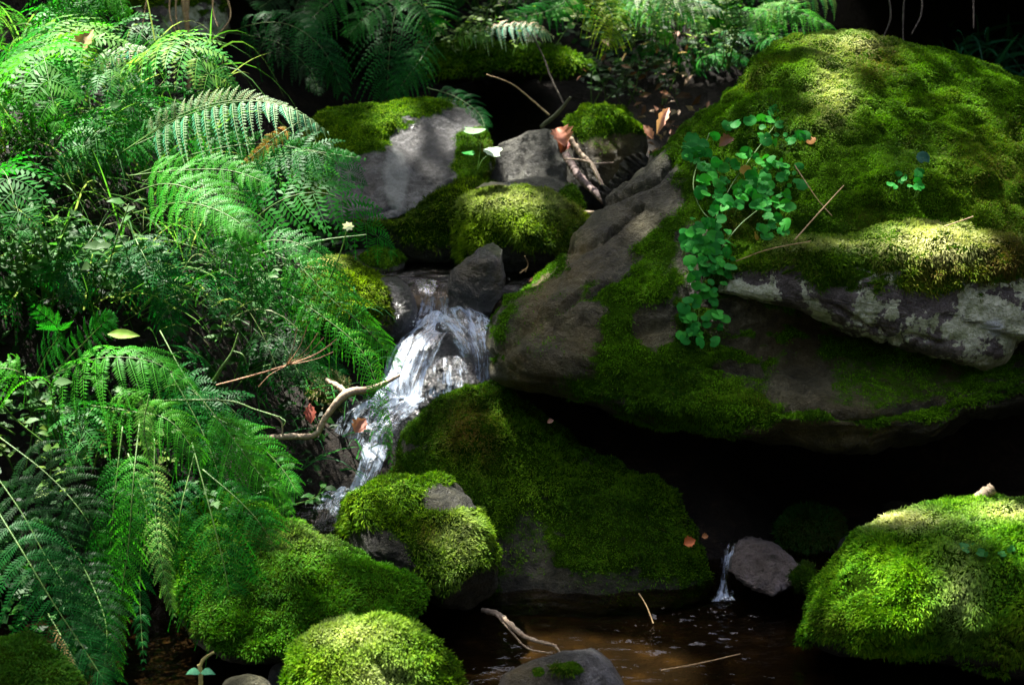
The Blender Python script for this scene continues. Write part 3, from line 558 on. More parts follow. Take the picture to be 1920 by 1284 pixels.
rock("rock", "dark green tufted moss rock in the shade under the huge boulder",
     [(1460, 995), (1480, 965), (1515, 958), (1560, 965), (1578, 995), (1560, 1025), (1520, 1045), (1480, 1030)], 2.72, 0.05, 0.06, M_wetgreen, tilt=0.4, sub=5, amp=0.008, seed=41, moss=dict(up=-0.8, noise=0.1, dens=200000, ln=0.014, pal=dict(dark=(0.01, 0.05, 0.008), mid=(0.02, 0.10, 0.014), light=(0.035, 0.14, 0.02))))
rock("rock", "small dark rock behind the bright green moss boulder",
     [(1640, 975), (1655, 945), (1700, 940), (1735, 960), (1740, 1000), (1690, 1020), (1650, 1010)], 2.85, 0.05, 0.06, M_boulder, tilt=0.3, sub=4, amp=0.008, seed=42)
rock("rock", "wet grey rock against the left edge of the bright green moss boulder",
     [(1565, 1040), (1575, 1010), (1600, 1002), (1625, 1015), (1625, 1060), (1590, 1080)], 2.62, 0.04, 0.05, M_wet, tilt=0.3, sub=4, amp=0.005, seed=43)
rock("rock", "mossy rock cut by the bottom left corner of the view",
     [(-120, 1290), (-60, 1215), (20, 1202), (90, 1222), (135, 1270), (160, 1340), (100, 1430), (-80, 1430)], 1.95, 0.08, 0.1, M_wetgreen, tilt=0.5, sub=5, amp=0.008, seed=44, moss=dict(up=-0.4, noise=0.2, dens=260000, ln=0.009, pal=dict(mid=(0.03, 0.12, 0.008), light=(0.06, 0.17, 0.01))))
rock("rock", "small wet pebble rock left of the round moss covered rock",
     [(500, 1290), (508, 1250), (540, 1238), (565, 1255), (570, 1310), (530, 1330)], 2.14, 0.03, 0.04, M_slate, tilt=0.3, sub=4, amp=0.004, seed=45)
rock("rock", "flat brown rock at the bottom edge beside the seedling",
     [(405, 1300), (425, 1270), (470, 1262), (505, 1278), (515, 1320), (450, 1340)], 2.08, 0.03, 0.05, M_boulder, tilt=0.5, sub=4, amp=0.004, seed=46)
rock("rock", "pale sunlit rock crusted with dry moss beside the driftwood branch",
     [(585, 745), (592, 715), (620, 705), (648, 715), (655, 750), (640, 785), (600, 790)], 2.90, 0.04, 0.06, M_grey, tilt=0.4, sub=5, amp=0.008, seed=47, moss=dict(up=0.1, dens=160000, pal=dict(mid=(0.25, 0.23, 0.12), light=(0.42, 0.4, 0.24), dark=(0.08, .07, .03))))
rock("rock", "dim grey rock under hanging roots at the top left",
     [(215, 40), (250, -30), (330, -60), (410, -20), (435, 45), (400, 85), (330, 90), (250, 80)], 4.35, 0.10, 0.2, M_lichen, tilt=0.4, sub=5, amp=0.015, seed=48, moss=dict(up=0.4, dens=60000, add=[(330, 75, 90, 12, .7)]))
rock("rock", "mossy brown stone half buried beneath the drooping fern at the bottom",
     [(430, 1200), (450, 1165), (490, 1155), (520, 1180), (520, 1225), (470, 1240)], 2.2, 0.04, 0.06, M_boulder, tilt=0.3, sub=4, amp=0.008, seed=49, stain=[(480, 1190, 50, 40, 1)], moss=dict(up=0.4, dens=100000))
rock("rock", "leaf strewn mossy bank rock below the background ferns",
     [(780, 130), (830, 95), (900, 88), (1000, 92), (1060, 100), (1110, 125), (1080, 150), (1000, 145), (900, 150), (820, 160)], 4.4, 0.10, 0.3, M_wetgreen, tilt=1.0, sub=5, amp=0.03, seed=50, moss=dict(up=0.2, dens=60000, ln=0.016, wd=0.0015))

for k, (ol, sd) in enumerate([([(1590, -40), (1700, -30), (1900, -35), (2200, -60), (2400, -200), (2200, -420), (1900, -440), (1650, -350), (1570, -180)], 91), ([(170, -60), (300, -45), (560, -40), (820, -50), (880, -150), (800, -330), (500, -380), (200, -330), (120, -180)], 92)]):
    lip = rock("added_shade_lip", None, ol, 4.75, 0.42, 0.7, M_soil, cat=None, tilt=0.4, sub=5, amp=0.06, ns=3, flat=0.6, seed=sd); tag(lip, kind='structure')   # unseen turf lips added to shade the bank face black
# ================================================================== ADDED CANOPY OVER THE GLADE (out of view, cut to shape sun and shade)
S = np.array(SUN)
holes = []       # (point, radius): gaps cut in the added canopy where sun should land
bpy.context.view_layer.update(); _dg = bpy.context.evaluated_depsgraph_get()
def gap(px, py, Y, r, cast=True):
    if cast:                                             # aim the gap at the stone that really lies there
        o_ = Vector((0, 0, CAM_H)); q = Vector(W(px, py, Y)); hit = scene.ray_cast(_dg, o_, (q - o_).normalized())
        if hit[0] and abs(hit[1].y - Y) < .8: q = hit[1]
        holes.append((np.array(q), r))
    else: holes.append((W(px, py, Y), r))
for a in [(1715, 452, 2.75, .045), (1745, 447, 2.75, .055), (1775, 447, 2.75, .055), (1800, 452, 2.75, .045), (1825, 945, 2.4, .04), (1575, 80, 3.55, .05), (1560, 165, 3.3, .04), (1700, 965, 2.42, .06), (1790, 1010, 2.3, .05), (1900, 985, 2.3, .07), (1660, 1000, 2.35, .05), (1850, 1060, 2.25, .05), (1720, 1070, 2.2, .04),
          (690, 1200, 2.0, .05), (640, 1230, 1.97, .04), (760, 1240, 1.97, .04), 
          (815, 640, 3.0, .055), (850, 620, 3.02, .05), (740, 745, 2.9, .04), (760, 660, 3.0, .03), (870, 690, 2.95, .03), (810, 570, 3.13, .02), (590, 490, 3.05, .04), 
          (940, 350, 3.55, .045), (960, 375, 3.4, .04), (1240, 230, 3.5, .03), (1060, 255, 3.5, .012), (1110, 305, 3.46, .012), (925, 283, 3.4, .03), (890, 245, 3.4, .025), (640, 715, 2.8, .04), (610, 730, 2.85, .04), (620, 660, 2.7, .035),
          (1260, 10, 4.2, .09), (1330, 20, 4.2, .06), (1470, 45, 3.9, .05), (970, 55, 4.2, .05), (1180, 30, 3.95, .05), (870, 110, 4.3, .04), (1230, 110, 4.1, .02), (560, 1015, 2.25, .03), (1090, 1195, 2.2, .07), (1140, 1200, 2.2, .07), (1190, 1205, 2.2, .06), (740, 200, 3.7, .03),
          (1000, 530, 3.2, .04), (790, 515, 3.3, .03), (930, 1150, 2.25, .03), (1000, 1180, 2.2, .03)]: gap(*a)
for a in [(490, 205, 2.75, .07), (440, 215, 2.72, .06), (540, 220, 2.72, .06), (210, 720, 2.4, .05), (185, 700, 2.4, .04), (250, 100, 3.05, .05), (30, 100, 3.2, .08), (60, 200, 3.1, .07), (20, 330, 3.0, .06), (130, 450, 2.8, .06), (180, 500, 2.75, .05), (330, 350, 2.6, .05), (420, 440, 2.55, .04), (560, 560, 2.7, .05), (1260, 5, 3.9, .08), (1480, 40, 3.85, .05)]: gap(*a, False)
for k in range(170):                                     # ragged light over the fern bank
    px, py = rng.uniform(-250, 520), rng.uniform(-120, 640) if rng.random() < .8 else rng.uniform(600, 1250)
    if 330 < px < 700 and py < 170: continue
    gap(px, py, np.interp(py, [0, 400, 800, 1280], [3.7, 2.9, 2.5, 2.1]) + rng.uniform(-.2, .2), rng.choice([.02, .03, .045, .07], p=[.3, .35, .25, .1]), False)
for k in range(40):
    px, py = rng.uniform(850, 1600), rng.uniform(-80, 70); gap(px, py, rng.uniform(3.9, 4.6), rng.choice([.02, .03, .045]), False)
thin = []
def thinner(px, py, Y, r, keep):
    o_ = Vector((0, 0, CAM_H)); q = Vector(W(px, py, Y)); hit = scene.ray_cast(_dg, o_, (q - o_).normalized())
    thin.append((np.array(hit[1]) if hit[0] else np.array(q), r, keep))
for a in [(1500, 130, 3.5, .18, .26), (1640, 160, 3.4, .2, .26), (1780, 200, 3.3, .2, .26), (1880, 260, 3.2, .2, .26), (1420, 240, 3.3, .13, .34), (1620, 300, 3.1, .2, .32), (1450, 380, 3.0, .15, .42), (1300, 300, 3.1, .1, .45),
          (1700, 1060, 2.2, .18, .22), (1850, 1080, 2.2, .2, .22), (690, 1240, 2.0, .12, .15), (560, 1050, 2.25, .12, .36), (700, 1110, 2.25, .1, .36), (960, 410, 3.4, .12, .3), (720, 230, 3.7, .15, .5), (860, 1000, 2.4, .08, .42), (740, 940, 2.4, .06, .4),
          (850, 780, 2.7, .10, .42), (1320, 480, 2.8, .12, .4), (1400, 330, 2.9, .1, .35), (60, 1250, 1.95, .08, .4), (860, 660, 3.0, .12, .35), (1050, 880, 2.6, .12, .45), (1110, 235, 3.95, .07, .4)]: thinner(*a)
for q_, r_, k_ in [(W(150, 700, 2.4), .32, .33), (W(400, 850, 2.3), .22, .35), (W(130, 200, 3.0), .5, .14), (W(100, 450, 2.8), .4, .25), (W(400, 400, 2.7), .25, .25), (W(620, 600, 2.65), .18, .3), (W(1150, -10, 3.95), .38, .2), (W(750, 60, 4.0), .35, .35), (W(550, 90, 4.0), .2, .5), (W(1450, 60, 3.9), .3, .25), (W(450, 1050, 2.25), .15, .35)]: thin.append((q_, r_, k_))
HC = 5.4; cc = np.array([0, 2.9, 0.3]) + S * (HC - 0.3) / S[2]
nl = 110000
P = np.stack([cc[0] + rng.uniform(-2.6, 2.6, nl), cc[1] + rng.uniform(-2.7, 2.6, nl), HC + rng.uniform(-.35, .35, nl)], -1)
P[:, 2] += 0.25 * np.sin(P[:, 0] * 1.7) + .2 * np.cos(P[:, 1] * 2.1)
ok = np.ones(nl, bool)
for h, r_ in holes:
    d = P - h; t = (d @ S)[:, None]; dist = np.linalg.norm(d - t * S, axis=1); ok &= dist > r_ + 0.030
kp = np.ones(nl)
for h, r_, k_ in thin:
    d = P - h; t = (d @ S)[:, None]; dist = np.linalg.norm(d - t * S, axis=1); kp = np.minimum(kp, k_ + (1 - k_) * smooth(r_ * .75, r_ * 1.35, dist))
ok &= rng.random(nl) < kp ** 1.0
P = P[ok]; nl = len(P)
a = nrm(rng.normal(size=(nl, 3)) * [1, 1, .35]); bb = nrm(np.cross(a, nrm(rng.normal(size=(nl, 3)) * .5 + [0, 0, 1]))); Ls = rng.uniform(.026, .044, nl)[:, None]
V = np.stack([P - a * Ls, P + bb * Ls * .6 - a * Ls * .2, P + a * Ls, P - bb * Ls * .6 - a * Ls * .2], 1).reshape(-1, 3)
t_ = rng.random(nl)[:, None]; cl_ = np.array([.03, .07, .012]) * (1 - t_) + np.array([.06, .12, .02]) * t_
tree = empty("added_shade_tree", (-2.9, 6.6, float(ground_z(np.array(-2.9), np.array(6.6)))), "unseen leafy canopy added above the stream to break up the sun", "tree")
mesh("crown", V, np.arange(nl * 4).reshape(-1, 4), leaf_mat("shade_tree_leaf", .5, .12), tree, smooth_=False, attrs={'col': np.hstack([np.repeat(cl_, 4, 0), np.ones((nl * 4, 1))])})  # added canopy leaves, thinned along sun rays to place the light
v, q, t = tube_arr([(-2.9, 6.6, 2.3), (-2.8, 6.3, 3.2), (-2.3, 5.6, 4.0), (cc[0], cc[1], HC + .1), (0.3, 2.6, HC + .3)], [.16, .13, .1, .06, .02], 40, 10, .1)
mesh("shade_tree_trunk", v, [q, t], M_darkbark, tree)
# ================================================================== FERNS
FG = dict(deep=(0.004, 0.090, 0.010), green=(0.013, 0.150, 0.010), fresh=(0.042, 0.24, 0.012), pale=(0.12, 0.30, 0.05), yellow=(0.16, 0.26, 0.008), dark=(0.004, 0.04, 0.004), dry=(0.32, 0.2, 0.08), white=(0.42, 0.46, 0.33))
def frond(parent, pts, hw, col='green', pairs=15, K=None, droop=0.25, face=(0, -0.75, 0.6), t0=0.12, seed=0, pr=None, stalk=0.0012, curl=0.0, side=0, stem_mat=None, rough=1.0):
    "pts: [(px,py,Y)...] base to tip, hw: half width in photo pixels"
    r = np.random.default_rng(seed + 1000)
    Pw = np.array([W(*p) for p in pts]) if len(pts[0]) == 3 and abs(pts[0][0]) > 12 or True and parent.get('_px', 1) else np.array(pts, float)
    n = 80; C_ = spline(Pw, n); T = nrm(np.gradient(C_, axis=0)); hwm = hw * Pw[:, 1].mean() / FPX
    fc = nrm(np.array(face, float) + r.normal(size=3) * .12)
    Nn = nrm(fc - T * (T @ fc)[:, None]); Sd = np.cross(T, Nn)
    t = t0 + (1 - t0) * (np.arange(pairs) + .5) / pairs; t = t ** 0.92
    A = Acc(); base = np.array(FG[col]) if isinstance(col, str) else np.array(col)
    K = K or int(np.clip(hw / 5.0, 7, 26))
    u = (np.arange(K) + .6) / K
    for sg in ((-1, 1) if side == 0 else (side,)):
        idx = t * (n - 1); i0 = np.clip(idx.astype(int), 0, n - 2); fr = (idx - i0)[:, None]
        p0 = C_[i0] * (1 - fr) + C_[i0 + 1] * fr; Tt, Nt, St = T[i0], Nn[i0], Sd[i0]
        prof = (np.sin(np.pi * np.clip(t, 0, 1) ** 0.62) ** 0.75) if pr is None else np.interp(t, *pr)
        L = hwm * np.maximum(prof, .04) * r.uniform(.88, 1.1, pairs)
        al = np.interp(t, [0, .5, 1], [R(84), R(68), R(38)]) + r.normal(size=pairs) * .07
        D = nrm(Tt * np.cos(al)[:, None] + St * (sg * np.sin(al))[:, None] + Nt * (r.normal(size=pairs) * .12 * rough)[:, None])
        # pinna centre lines (pairs,K)
        uu = u[None, :, None]
        Lc = L[:, None, None]
        cen = p0[:, None] + D[:, None] * (uu * Lc) + Tt[:, None] * (uu ** 2 * Lc * .18) + np.array([0, 0, -1.0]) * (uu ** 2 * Lc * (droop * r.uniform(.5, 1.5, pairs))[:, None, None]) + Nt[:, None] * (np.sin(uu * 3.1) * Lc * .05)
        dr = nrm(D[:, None] + Tt[:, None] * (uu * .36) + np.array([0, 0, -1.0]) * (2 * uu * droop))
        lat = nrm(np.cross(Nt[:, None], dr)); nn = np.cross(dr, lat)
        wid = (np.linalg.norm(np.diff(C_, axis=0), axis=1).sum() / pairs * .50)
        pl = wid * (np.sin(np.pi * np.clip(uu, 0, 1) ** .5 * .93 + .18)).clip(.12, 1) * np.minimum(1, Lc / (hwm * .35)) * r.uniform(.85, 1.1, (pairs, K, 1))
        step = Lc / K
        for s2 in (-1, 1):
            ld = nrm(lat * s2 + dr * .42 + nn * r.normal(size=(pairs, K, 1)) * .12 * rough)
            b0 = cen - dr * step * .08; tip = cen + ld * pl - nn * pl * .12
            m1 = cen + ld * pl * .45 - dr * step * .40; m2 = cen + ld * pl * .5 + dr * step * .46
            V = np.stack([b0, m1, tip, m2], 2).reshape(-1, 3)
            cv = base * r.uniform(.75, 1.3, (pairs, 1, 1)) * r.uniform(.85, 1.15, (pairs, K, 1))
            cv = cv * np.array([1 + .25 * r.normal(), 1, 1])
            A.add(V, q=np.arange(len(V)).reshape(-1, 4), c=np.repeat(np.clip(cv, .002, .8).reshape(-1, 3), 4, 0))
        # pinna midrib, thin
        ml = cen; wv_ = lat * .0005
        V = np.stack([ml - wv_, ml + wv_], 2).reshape(-1, 3); kk = np.arange(pairs)[:, None] * (2 * K) + np.arange(K - 1)[None] * 2
        A.add(V, q=np.stack([kk, kk + 1, kk + 3, kk + 2], -1).reshape(-1, 4), c=base * 1.5)
    o = A.build('frond', M_leaf, parent, smooth_=False)
    tv, tq, tt = tube_arr(C_[::5], [stalk, stalk * .8, stalk * .3], 30, 5)
    mesh('stalk', tv, [tq, tt], stem_mat or M_stem, o)
    return o
_seed = [100]
def fern(label, fr, group=None, loc=None, cat='fern', name='fern', **kw):
    b = W(*(loc or fr[0][0][0])); e = empty(name, b - np.array([0, 0, .05]), label, cat, group)
    for f_ in fr:
        _seed[0] += 1; d = dict(kw); d.update(f_[2] if len(f_) > 2 else {}); frond(e, f_[0], f_[1], seed=_seed[0], **d)
    return e
G1 = 'ferns on the left bank'
fern("fern with its largest frond painted pale as if sunlit in front of the dark hollow", [
    ([(230, 285, 2.85), (330, 225, 2.8), (440, 192, 2.75), (540, 200, 2.7), (620, 250, 2.68)], 85, dict(side=1, droop=.5, pairs=22, col=(.30, .42, .22), face=(.1, -.5, .8))),
    ([(230, 285, 2.85), (340, 215, 2.82), (450, 188, 2.78), (560, 205, 2.74)], 40, dict(side=-1, droop=.1, pairs=22, col=(.30, .42, .22))),  # pale tone paints full sunlight into these two fronds
    ([(250, 330, 2.8), (360, 290, 2.75), (480, 270, 2.7), (600, 285, 2.68), (690, 300, 2.66)], 46, dict(col='green', droop=.3, pairs=20)),
    ([(240, 330, 2.75), (330, 320, 2.7), (430, 320, 2.65), (520, 350, 2.6)], 60, dict(col='fresh', pairs=18)),
    ([(560, 230, 2.68), (520, 255, 2.66), (490, 280, 2.65), (450, 310, 2.64)], 20, dict(col=(.4, .2, .03), pairs=10)), ([(200, 300, 2.9), (280, 260, 2.9), (350, 235, 2.9)], 45, dict(col='green'))], G1, loc=(200, 420, 2.9))
fern("fern arching from the top left corner with a withered pale tip", [
    ([(90, 170, 3.2), (180, 125, 3.15), (240, 95, 3.1), (330, 118, 3.05)], 30, dict(col='white', droop=.5, pairs=14)),
    ([(60, 180, 3.2), (160, 150, 3.1), (230, 145, 3.05), (280, 165, 3.0)], 30, dict(col='deep')),
    ([(150, 230, 3.1), (250, 185, 3.05), (320, 162, 3.0), (400, 190, 2.95)], 16, dict(col='green', droop=.4)),
    ([(0, 120, 3.2), (60, 80, 3.2), (120, 60, 3.2), (200, 80, 3.1)], 50, dict(col='fresh')),
    ([(40, 60, 3.3), (120, 20, 3.3), (200, 0, 3.3), (240, 30, 3.3)], 50, dict(col='fresh'))], G1, loc=(40, 320, 3.2))
fern("fern with bright yellow green fronds at the top edge above the brown leaf", [
    ([(120, 60, 3.3), (170, 10, 3.3), (215, -20, 3.25), (235, 40, 3.2)], 45, dict(col='fresh', droop=.6)),
    ([(90, 90, 3.2), (140, 50, 3.2), (160, 80, 3.1), (165, 130, 3.1)], 35, dict(col='yellow', droop=.5))], G1, loc=(110, 200, 3.3))
fern("fern whose big bright frond hangs down in the middle of the fern bank", [
    ([(230, 370, 2.7), (310, 345, 2.65), (390, 370, 2.6), (440, 430, 2.56), (480, 510, 2.54)], 95, dict(col='fresh', pairs=20, droop=.4)),
    ([(250, 400, 2.7), (340, 380, 2.6), (420, 400, 2.55), (490, 450, 2.5)], 60, dict(col='fresh')),
    ([(200, 400, 2.75), (170, 450, 2.7), (120, 500, 2.65), (60, 520, 2.6)], 70, dict(col='green')),
    ([(240, 420, 2.7), (270, 480, 2.62), (310, 560, 2.6), (330, 640, 2.58)], 70, dict(col='deep')),
    ([(280, 440, 2.7), (380, 470, 2.7), (470, 520, 2.7), (530, 600, 2.7)], 65, dict(col='deep'))], G1, loc=(230, 560, 2.75))
fern("fern hanging its feathery frond tips over the white water", [
    ([(500, 470, 2.75), (560, 500, 2.72), (620, 560, 2.68), (690, 620, 2.66), (752, 690, 2.64)], 80, dict(col='fresh', pairs=20, droop=.6)),
    ([(520, 540, 2.72), (600, 590, 2.66), (680, 660, 2.62), (715, 760, 2.58), (735, 885, 2.55)], 38, dict(col='fresh', pairs=26, droop=.7)),
    ([(470, 500, 2.75), (520, 560, 2.7), (570, 640, 2.68), (600, 700, 2.66)], 60, dict(col='green', droop=.5)),
    ([(450, 470, 2.75), (520, 450, 2.72), (590, 470, 2.7), (650, 520, 2.7)], 45, dict(col='green'))], G1, loc=(430, 620, 2.8))
fern("fern fanning out left of centre with one white lit pinna", [
    ([(60, 720, 2.5), (130, 690, 2.45), (200, 670, 2.42), (290, 680, 2.4), (370, 730, 2.38)], 120, dict(col='fresh', pairs=14, droop=.7, face=(0, -.6, .8))),
    ([(60, 720, 2.5), (90, 660, 2.45), (110, 620, 2.42), (60, 570, 2.4)], 60, dict(col='green', pairs=14)),
    ([(80, 720, 2.45), (150, 650, 2.42), (190, 610, 2.4), (215, 590, 2.4)], 50, dict(col='green', pairs=14)),
    ([(70, 730, 2.45), (40, 700, 2.4), (0, 690, 2.4), (-50, 700, 2.4)], 75, dict(col='fresh', droop=.8)),
    ([(170, 760, 2.4), (240, 770, 2.36), (320, 790, 2.33), (380, 870, 2.3)], 85, dict(col='fresh', pairs=15, droop=.6))], G1, loc=(60, 900, 2.5))
fern("fern with a long thin pale stalk crossing the bank down to the mossy boulder", [
    ([(300, 620, 2.5), (350, 710, 2.42), (420, 800, 2.36), (480, 880, 2.32), (555, 975, 2.28)], 95, dict(col='fresh', pairs=18, t0=.4, droop=.7, face=(0, -.8, .4))),
    ([(320, 700, 2.45), (370, 790, 2.4), (400, 860, 2.36), (420, 930, 2.33)], 85, dict(col='green', pairs=14, droop=.7)),
    ([(400, 780, 2.4), (470, 820, 2.36), (530, 880, 2.33), (560, 930, 2.3)], 60, dict(col='fresh', droop=.5))], G1, loc=(290, 900, 2.6))
fern("fern drooping like an umbrella over the lower left bank", [
    ([(360, 830, 2.32), (395, 960, 2.24), (420, 1060, 2.2), (432, 1130, 2.18), (438, 1190, 2.18)], 115, dict(col='green', pairs=13, droop=1.0, t0=.2, face=(0, -.85, .4), K=24)),
    ([(365, 850, 2.32), (340, 950, 2.26), (330, 1020, 2.24), (300, 1090, 2.22)], 60, dict(col='deep', droop=.6)),
    ([(380, 880, 2.32), (450, 940, 2.28), (500, 1000, 2.26), (530, 1080, 2.25)], 65, dict(col='green', droop=.6))], G1, loc=(370, 1060, 2.4))
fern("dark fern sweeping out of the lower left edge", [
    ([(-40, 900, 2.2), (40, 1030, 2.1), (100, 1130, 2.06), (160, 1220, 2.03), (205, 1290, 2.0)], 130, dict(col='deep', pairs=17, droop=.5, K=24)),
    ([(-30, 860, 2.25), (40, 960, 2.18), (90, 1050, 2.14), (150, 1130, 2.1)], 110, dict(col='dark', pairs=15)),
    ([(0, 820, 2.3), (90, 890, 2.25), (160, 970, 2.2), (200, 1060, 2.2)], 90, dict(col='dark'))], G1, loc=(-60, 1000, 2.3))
fern("fern hanging in long straight vertical fronds near the lower left", [
    ([(262, 790, 2.3), (250, 900, 2.22), (240, 1030, 2.18), (222, 1160, 2.15), (225, 1290, 2.12)], 50, dict(col='fresh', pairs=30, droop=.5)),
    ([(230, 800, 2.3), (215, 930, 2.24), (205, 1060, 2.2), (200, 1200, 2.16)], 50, dict(col='green', pairs=26, droop=.5)),
    ([(290, 820, 2.32), (290, 930, 2.26), (300, 1040, 2.2), (330, 1170, 2.16)], 45, dict(col='pale', pairs=24, droop=.5)),
    ([(240, 850, 2.3), (275, 960, 2.24), (262, 1090, 2.2), (270, 1260, 2.12)], 48, dict(col='deep', pairs=26)),
    ([(280, 740, 2.3), (270, 800, 2.28), (285, 880, 2.26)], 25, dict(col='pale', pairs=18))], G1, loc=(255, 1000, 2.4))
fern("half withered brown tipped fern at the bottom left beside the corner moss", [
    ([(90, 1150, 2.1), (125, 1210, 2.06), (150, 1260, 2.03), (185, 1330, 2.0)], 16, dict(col='dry', pairs=26, side=1)),
    ([(120, 1000, 2.2), (170, 1090, 2.15), (200, 1180, 2.1), (190, 1290, 2.05)], 70, dict(col='dark'))], G1, loc=(110, 1230, 2.2))
# random mass behind the drawn fronds, in plants of their own
def rfern(label, px, py, Y, k, size, cols, seed, group, spread=1.0, hwk=.29, up=0.55, dirx=.25):
    r = np.random.default_rng(seed); b = W(px, py, Y); e = empty('fern', b, label, 'fern', group)
    for i in range(k):
        a = r.uniform(-1, 1) * 1.5 * spread; L = size * r.uniform(.7, 1.15)
        dx, dy = math.sin(a) + dirx, -abs(math.cos(a)) * .75 - .1; nn_ = math.hypot(dx, dy); dx /= nn_; dy /= nn_
        h = L * up * r.uniform(.6, 1.2)
        pts = [b, b + np.array([dx * L * .3, dy * L * .3, h * .8]), b + np.array([dx * L * .68, dy * L * .68, h]), b + np.array([dx * L, dy * L, h * .55])]
        q = [(*[float(z) for z in proj(p)], float(p[1])) for p in pts]
        frond(e, q, hwk * L * FPX / Y, col=cols[i % len(cols)], pairs=int(r.integers(10, 14)), K=10, seed=seed * 31 + i, droop=.35, face=(.1, -.5, .8))
    return e
for i, (lab, px, py, Y, k, s, cs) in enumerate([
    ("fern tangled among sunlit grass at the far left upper edge", -40, 260, 3.2, 8, .42, ('fresh', 'pale', 'green')),
    ("fern rising from the left edge below the withered pale tip", 60, 330, 3.1, 8, .42, ('fresh', 'green', 'yellow')),
    ("fern with overlapping mid green fronds behind the painted pale frond", 190, 330, 3.15, 7, .38, ('green', 'fresh', 'pale')),
    ("fern growing against the left end of the flat mossy slab", 420, 400, 3.1, 7, .34, ('green', 'deep', 'fresh')),
    ("fern at the left edge among the flecked leafy herbs", -30, 480, 2.85, 7, .38, ('green', 'deep', 'fresh')),
    ("deep green shaded fern below the leafy herbs", 130, 610, 2.8, 6, .34, ('deep', 'green')),
    ("shaded fern between the herbs and the mossy boulder by the falls", 380, 600, 2.85, 7, .34, ('deep', 'green')),
    ("dark fern filling the bank above the bent driftwood branch", 430, 740, 2.75, 6, .26, ('dark', 'deep')),
    ("shaded fern behind the thin pale stalk", 250, 860, 2.6, 6, .28, ('deep', 'green')),
    ("pale fern crown at the far upper left corner", -60, 120, 3.5, 8, .45, ('pale', 'fresh')),
    ("green fern high on the upper left bank behind the brown leaf", 130, 150, 3.6, 7, .42, ('green', 'fresh'))]):
    rfern(lab, px, py, Y, max(4, int(k * .75)), s, cs, 300 + i, G1)
G2 = 'ferns on the bank behind the stream'
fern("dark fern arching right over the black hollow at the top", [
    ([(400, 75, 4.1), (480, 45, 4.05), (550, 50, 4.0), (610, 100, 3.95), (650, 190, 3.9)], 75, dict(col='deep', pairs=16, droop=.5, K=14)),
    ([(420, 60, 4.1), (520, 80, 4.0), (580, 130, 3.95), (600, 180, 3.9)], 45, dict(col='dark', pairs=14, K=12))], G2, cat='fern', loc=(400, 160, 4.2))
fern("tall dark green fern left of centre at the top edge", [
    ([(760, -30, 4.2), (740, 30, 4.1), (730, 100, 4.0), (725, 200, 3.95)], 95, dict(col='deep', pairs=13, K=14, droop=.5)),
    ([(780, -20, 4.2), (700, 20, 4.1), (650, 70, 4.05)], 55, dict(col='green', K=14)),
    ([(760, -20, 4.2), (800, 20, 4.1), (820, 60, 4.1)], 60, dict(col='green', K=14)), ([(700, -40, 4.2), (640, -10, 4.1), (590, 30, 4.05), (560, 70, 4.0)], 60, dict(col='green', K=14)),
    ([(820, 60, 4.15), (790, 110, 4.05), (760, 150, 4.0), (730, 200, 3.95)], 45, dict(col='green', K=12))], G2, loc=(790, 60, 4.3))
fern("dim fern at the top edge above the long dark arching frond", [
    ([(560, -60, 4.3), (600, 0, 4.2), (580, 50, 4.1)], 70, dict(col='dark', K=12)), ([(560, -60, 4.3), (520, -10, 4.2), (480, 20, 4.1)], 60, dict(col='dark', K=12))], G2, loc=(570, 0, 4.4))
fern("small dark fern leaning on the right end of the flat slab", [
    ([(800, 165, 3.9), (850, 180, 3.85), (895, 210, 3.8), (912, 245, 3.75)], 38, dict(col='deep', pairs=14, K=10, droop=.5))], G2, loc=(800, 210, 3.95))
fern("fern at the top edge with a yellow green frond hanging right of centre", [
    ([(1090, -40, 4.0), (1130, 0, 3.95), (1150, 40, 3.9), (1145, 90, 3.88)], 50, dict(col='yellow', pairs=14, K=12, droop=.7)),
    ([(1100, -40, 4.0), (1050, 10, 3.95), (990, 30, 3.9), (940, 25, 3.9)], 40, dict(col='green', K=12)),
    ([(1110, -40, 4.0), (1180, 0, 3.95), (1230, 40, 3.9), (1260, 80, 3.9)], 40, dict(col='fresh', K=12))], G2, loc=(1090, 60, 4.2))
fern("fern painted white with sun glare at the top edge left of the huge boulder's crest", [
    ([(1120, -30, 4.0), (1210, -5, 3.95), (1290, 0, 3.9), (1360, 25, 3.88)], 45, dict(col='white', pairs=16, K=12, droop=.6)),  # white tone stands in for sun glare on the frond
    ([(1180, -30, 4.0), (1260, 10, 3.9), (1330, 60, 3.85)], 40, dict(col='pale', K=12))], G2, loc=(1130, 60, 4.2))
fern("fern with combed pale fronds touching the crest of the huge boulder", [
    ([(1380, 60, 3.95), (1440, 30, 3.9), (1500, 25, 3.85), (1570, 60, 3.8)], 60, dict(col='fresh', pairs=18, K=12, droop=.7)),
    ([(1600, -10, 3.95), (1520, 0, 3.9), (1440, 20, 3.85), (1400, 60, 3.8)], 40, dict(col='pale', pairs=14, K=12, droop=.6)),
    ([(1400, 90, 3.95), (1460, 70, 3.85), (1530, 90, 3.8)], 35, dict(col='green', K=12))], G2, loc=(1400, 140, 4.0))
fern("faded olive fern tip over the leaf strewn bank", [
    ([(860, 75, 4.2), (920, 55, 4.15), (990, 50, 4.1), (1040, 70, 4.1)], 32, dict(col='white', pairs=16, K=10, droop=.6)),
    ([(840, 80, 4.2), (880, 60, 4.15), (920, 75, 4.1)], 30, dict(col='pale', K=10))], G2, loc=(860, 120, 4.3))
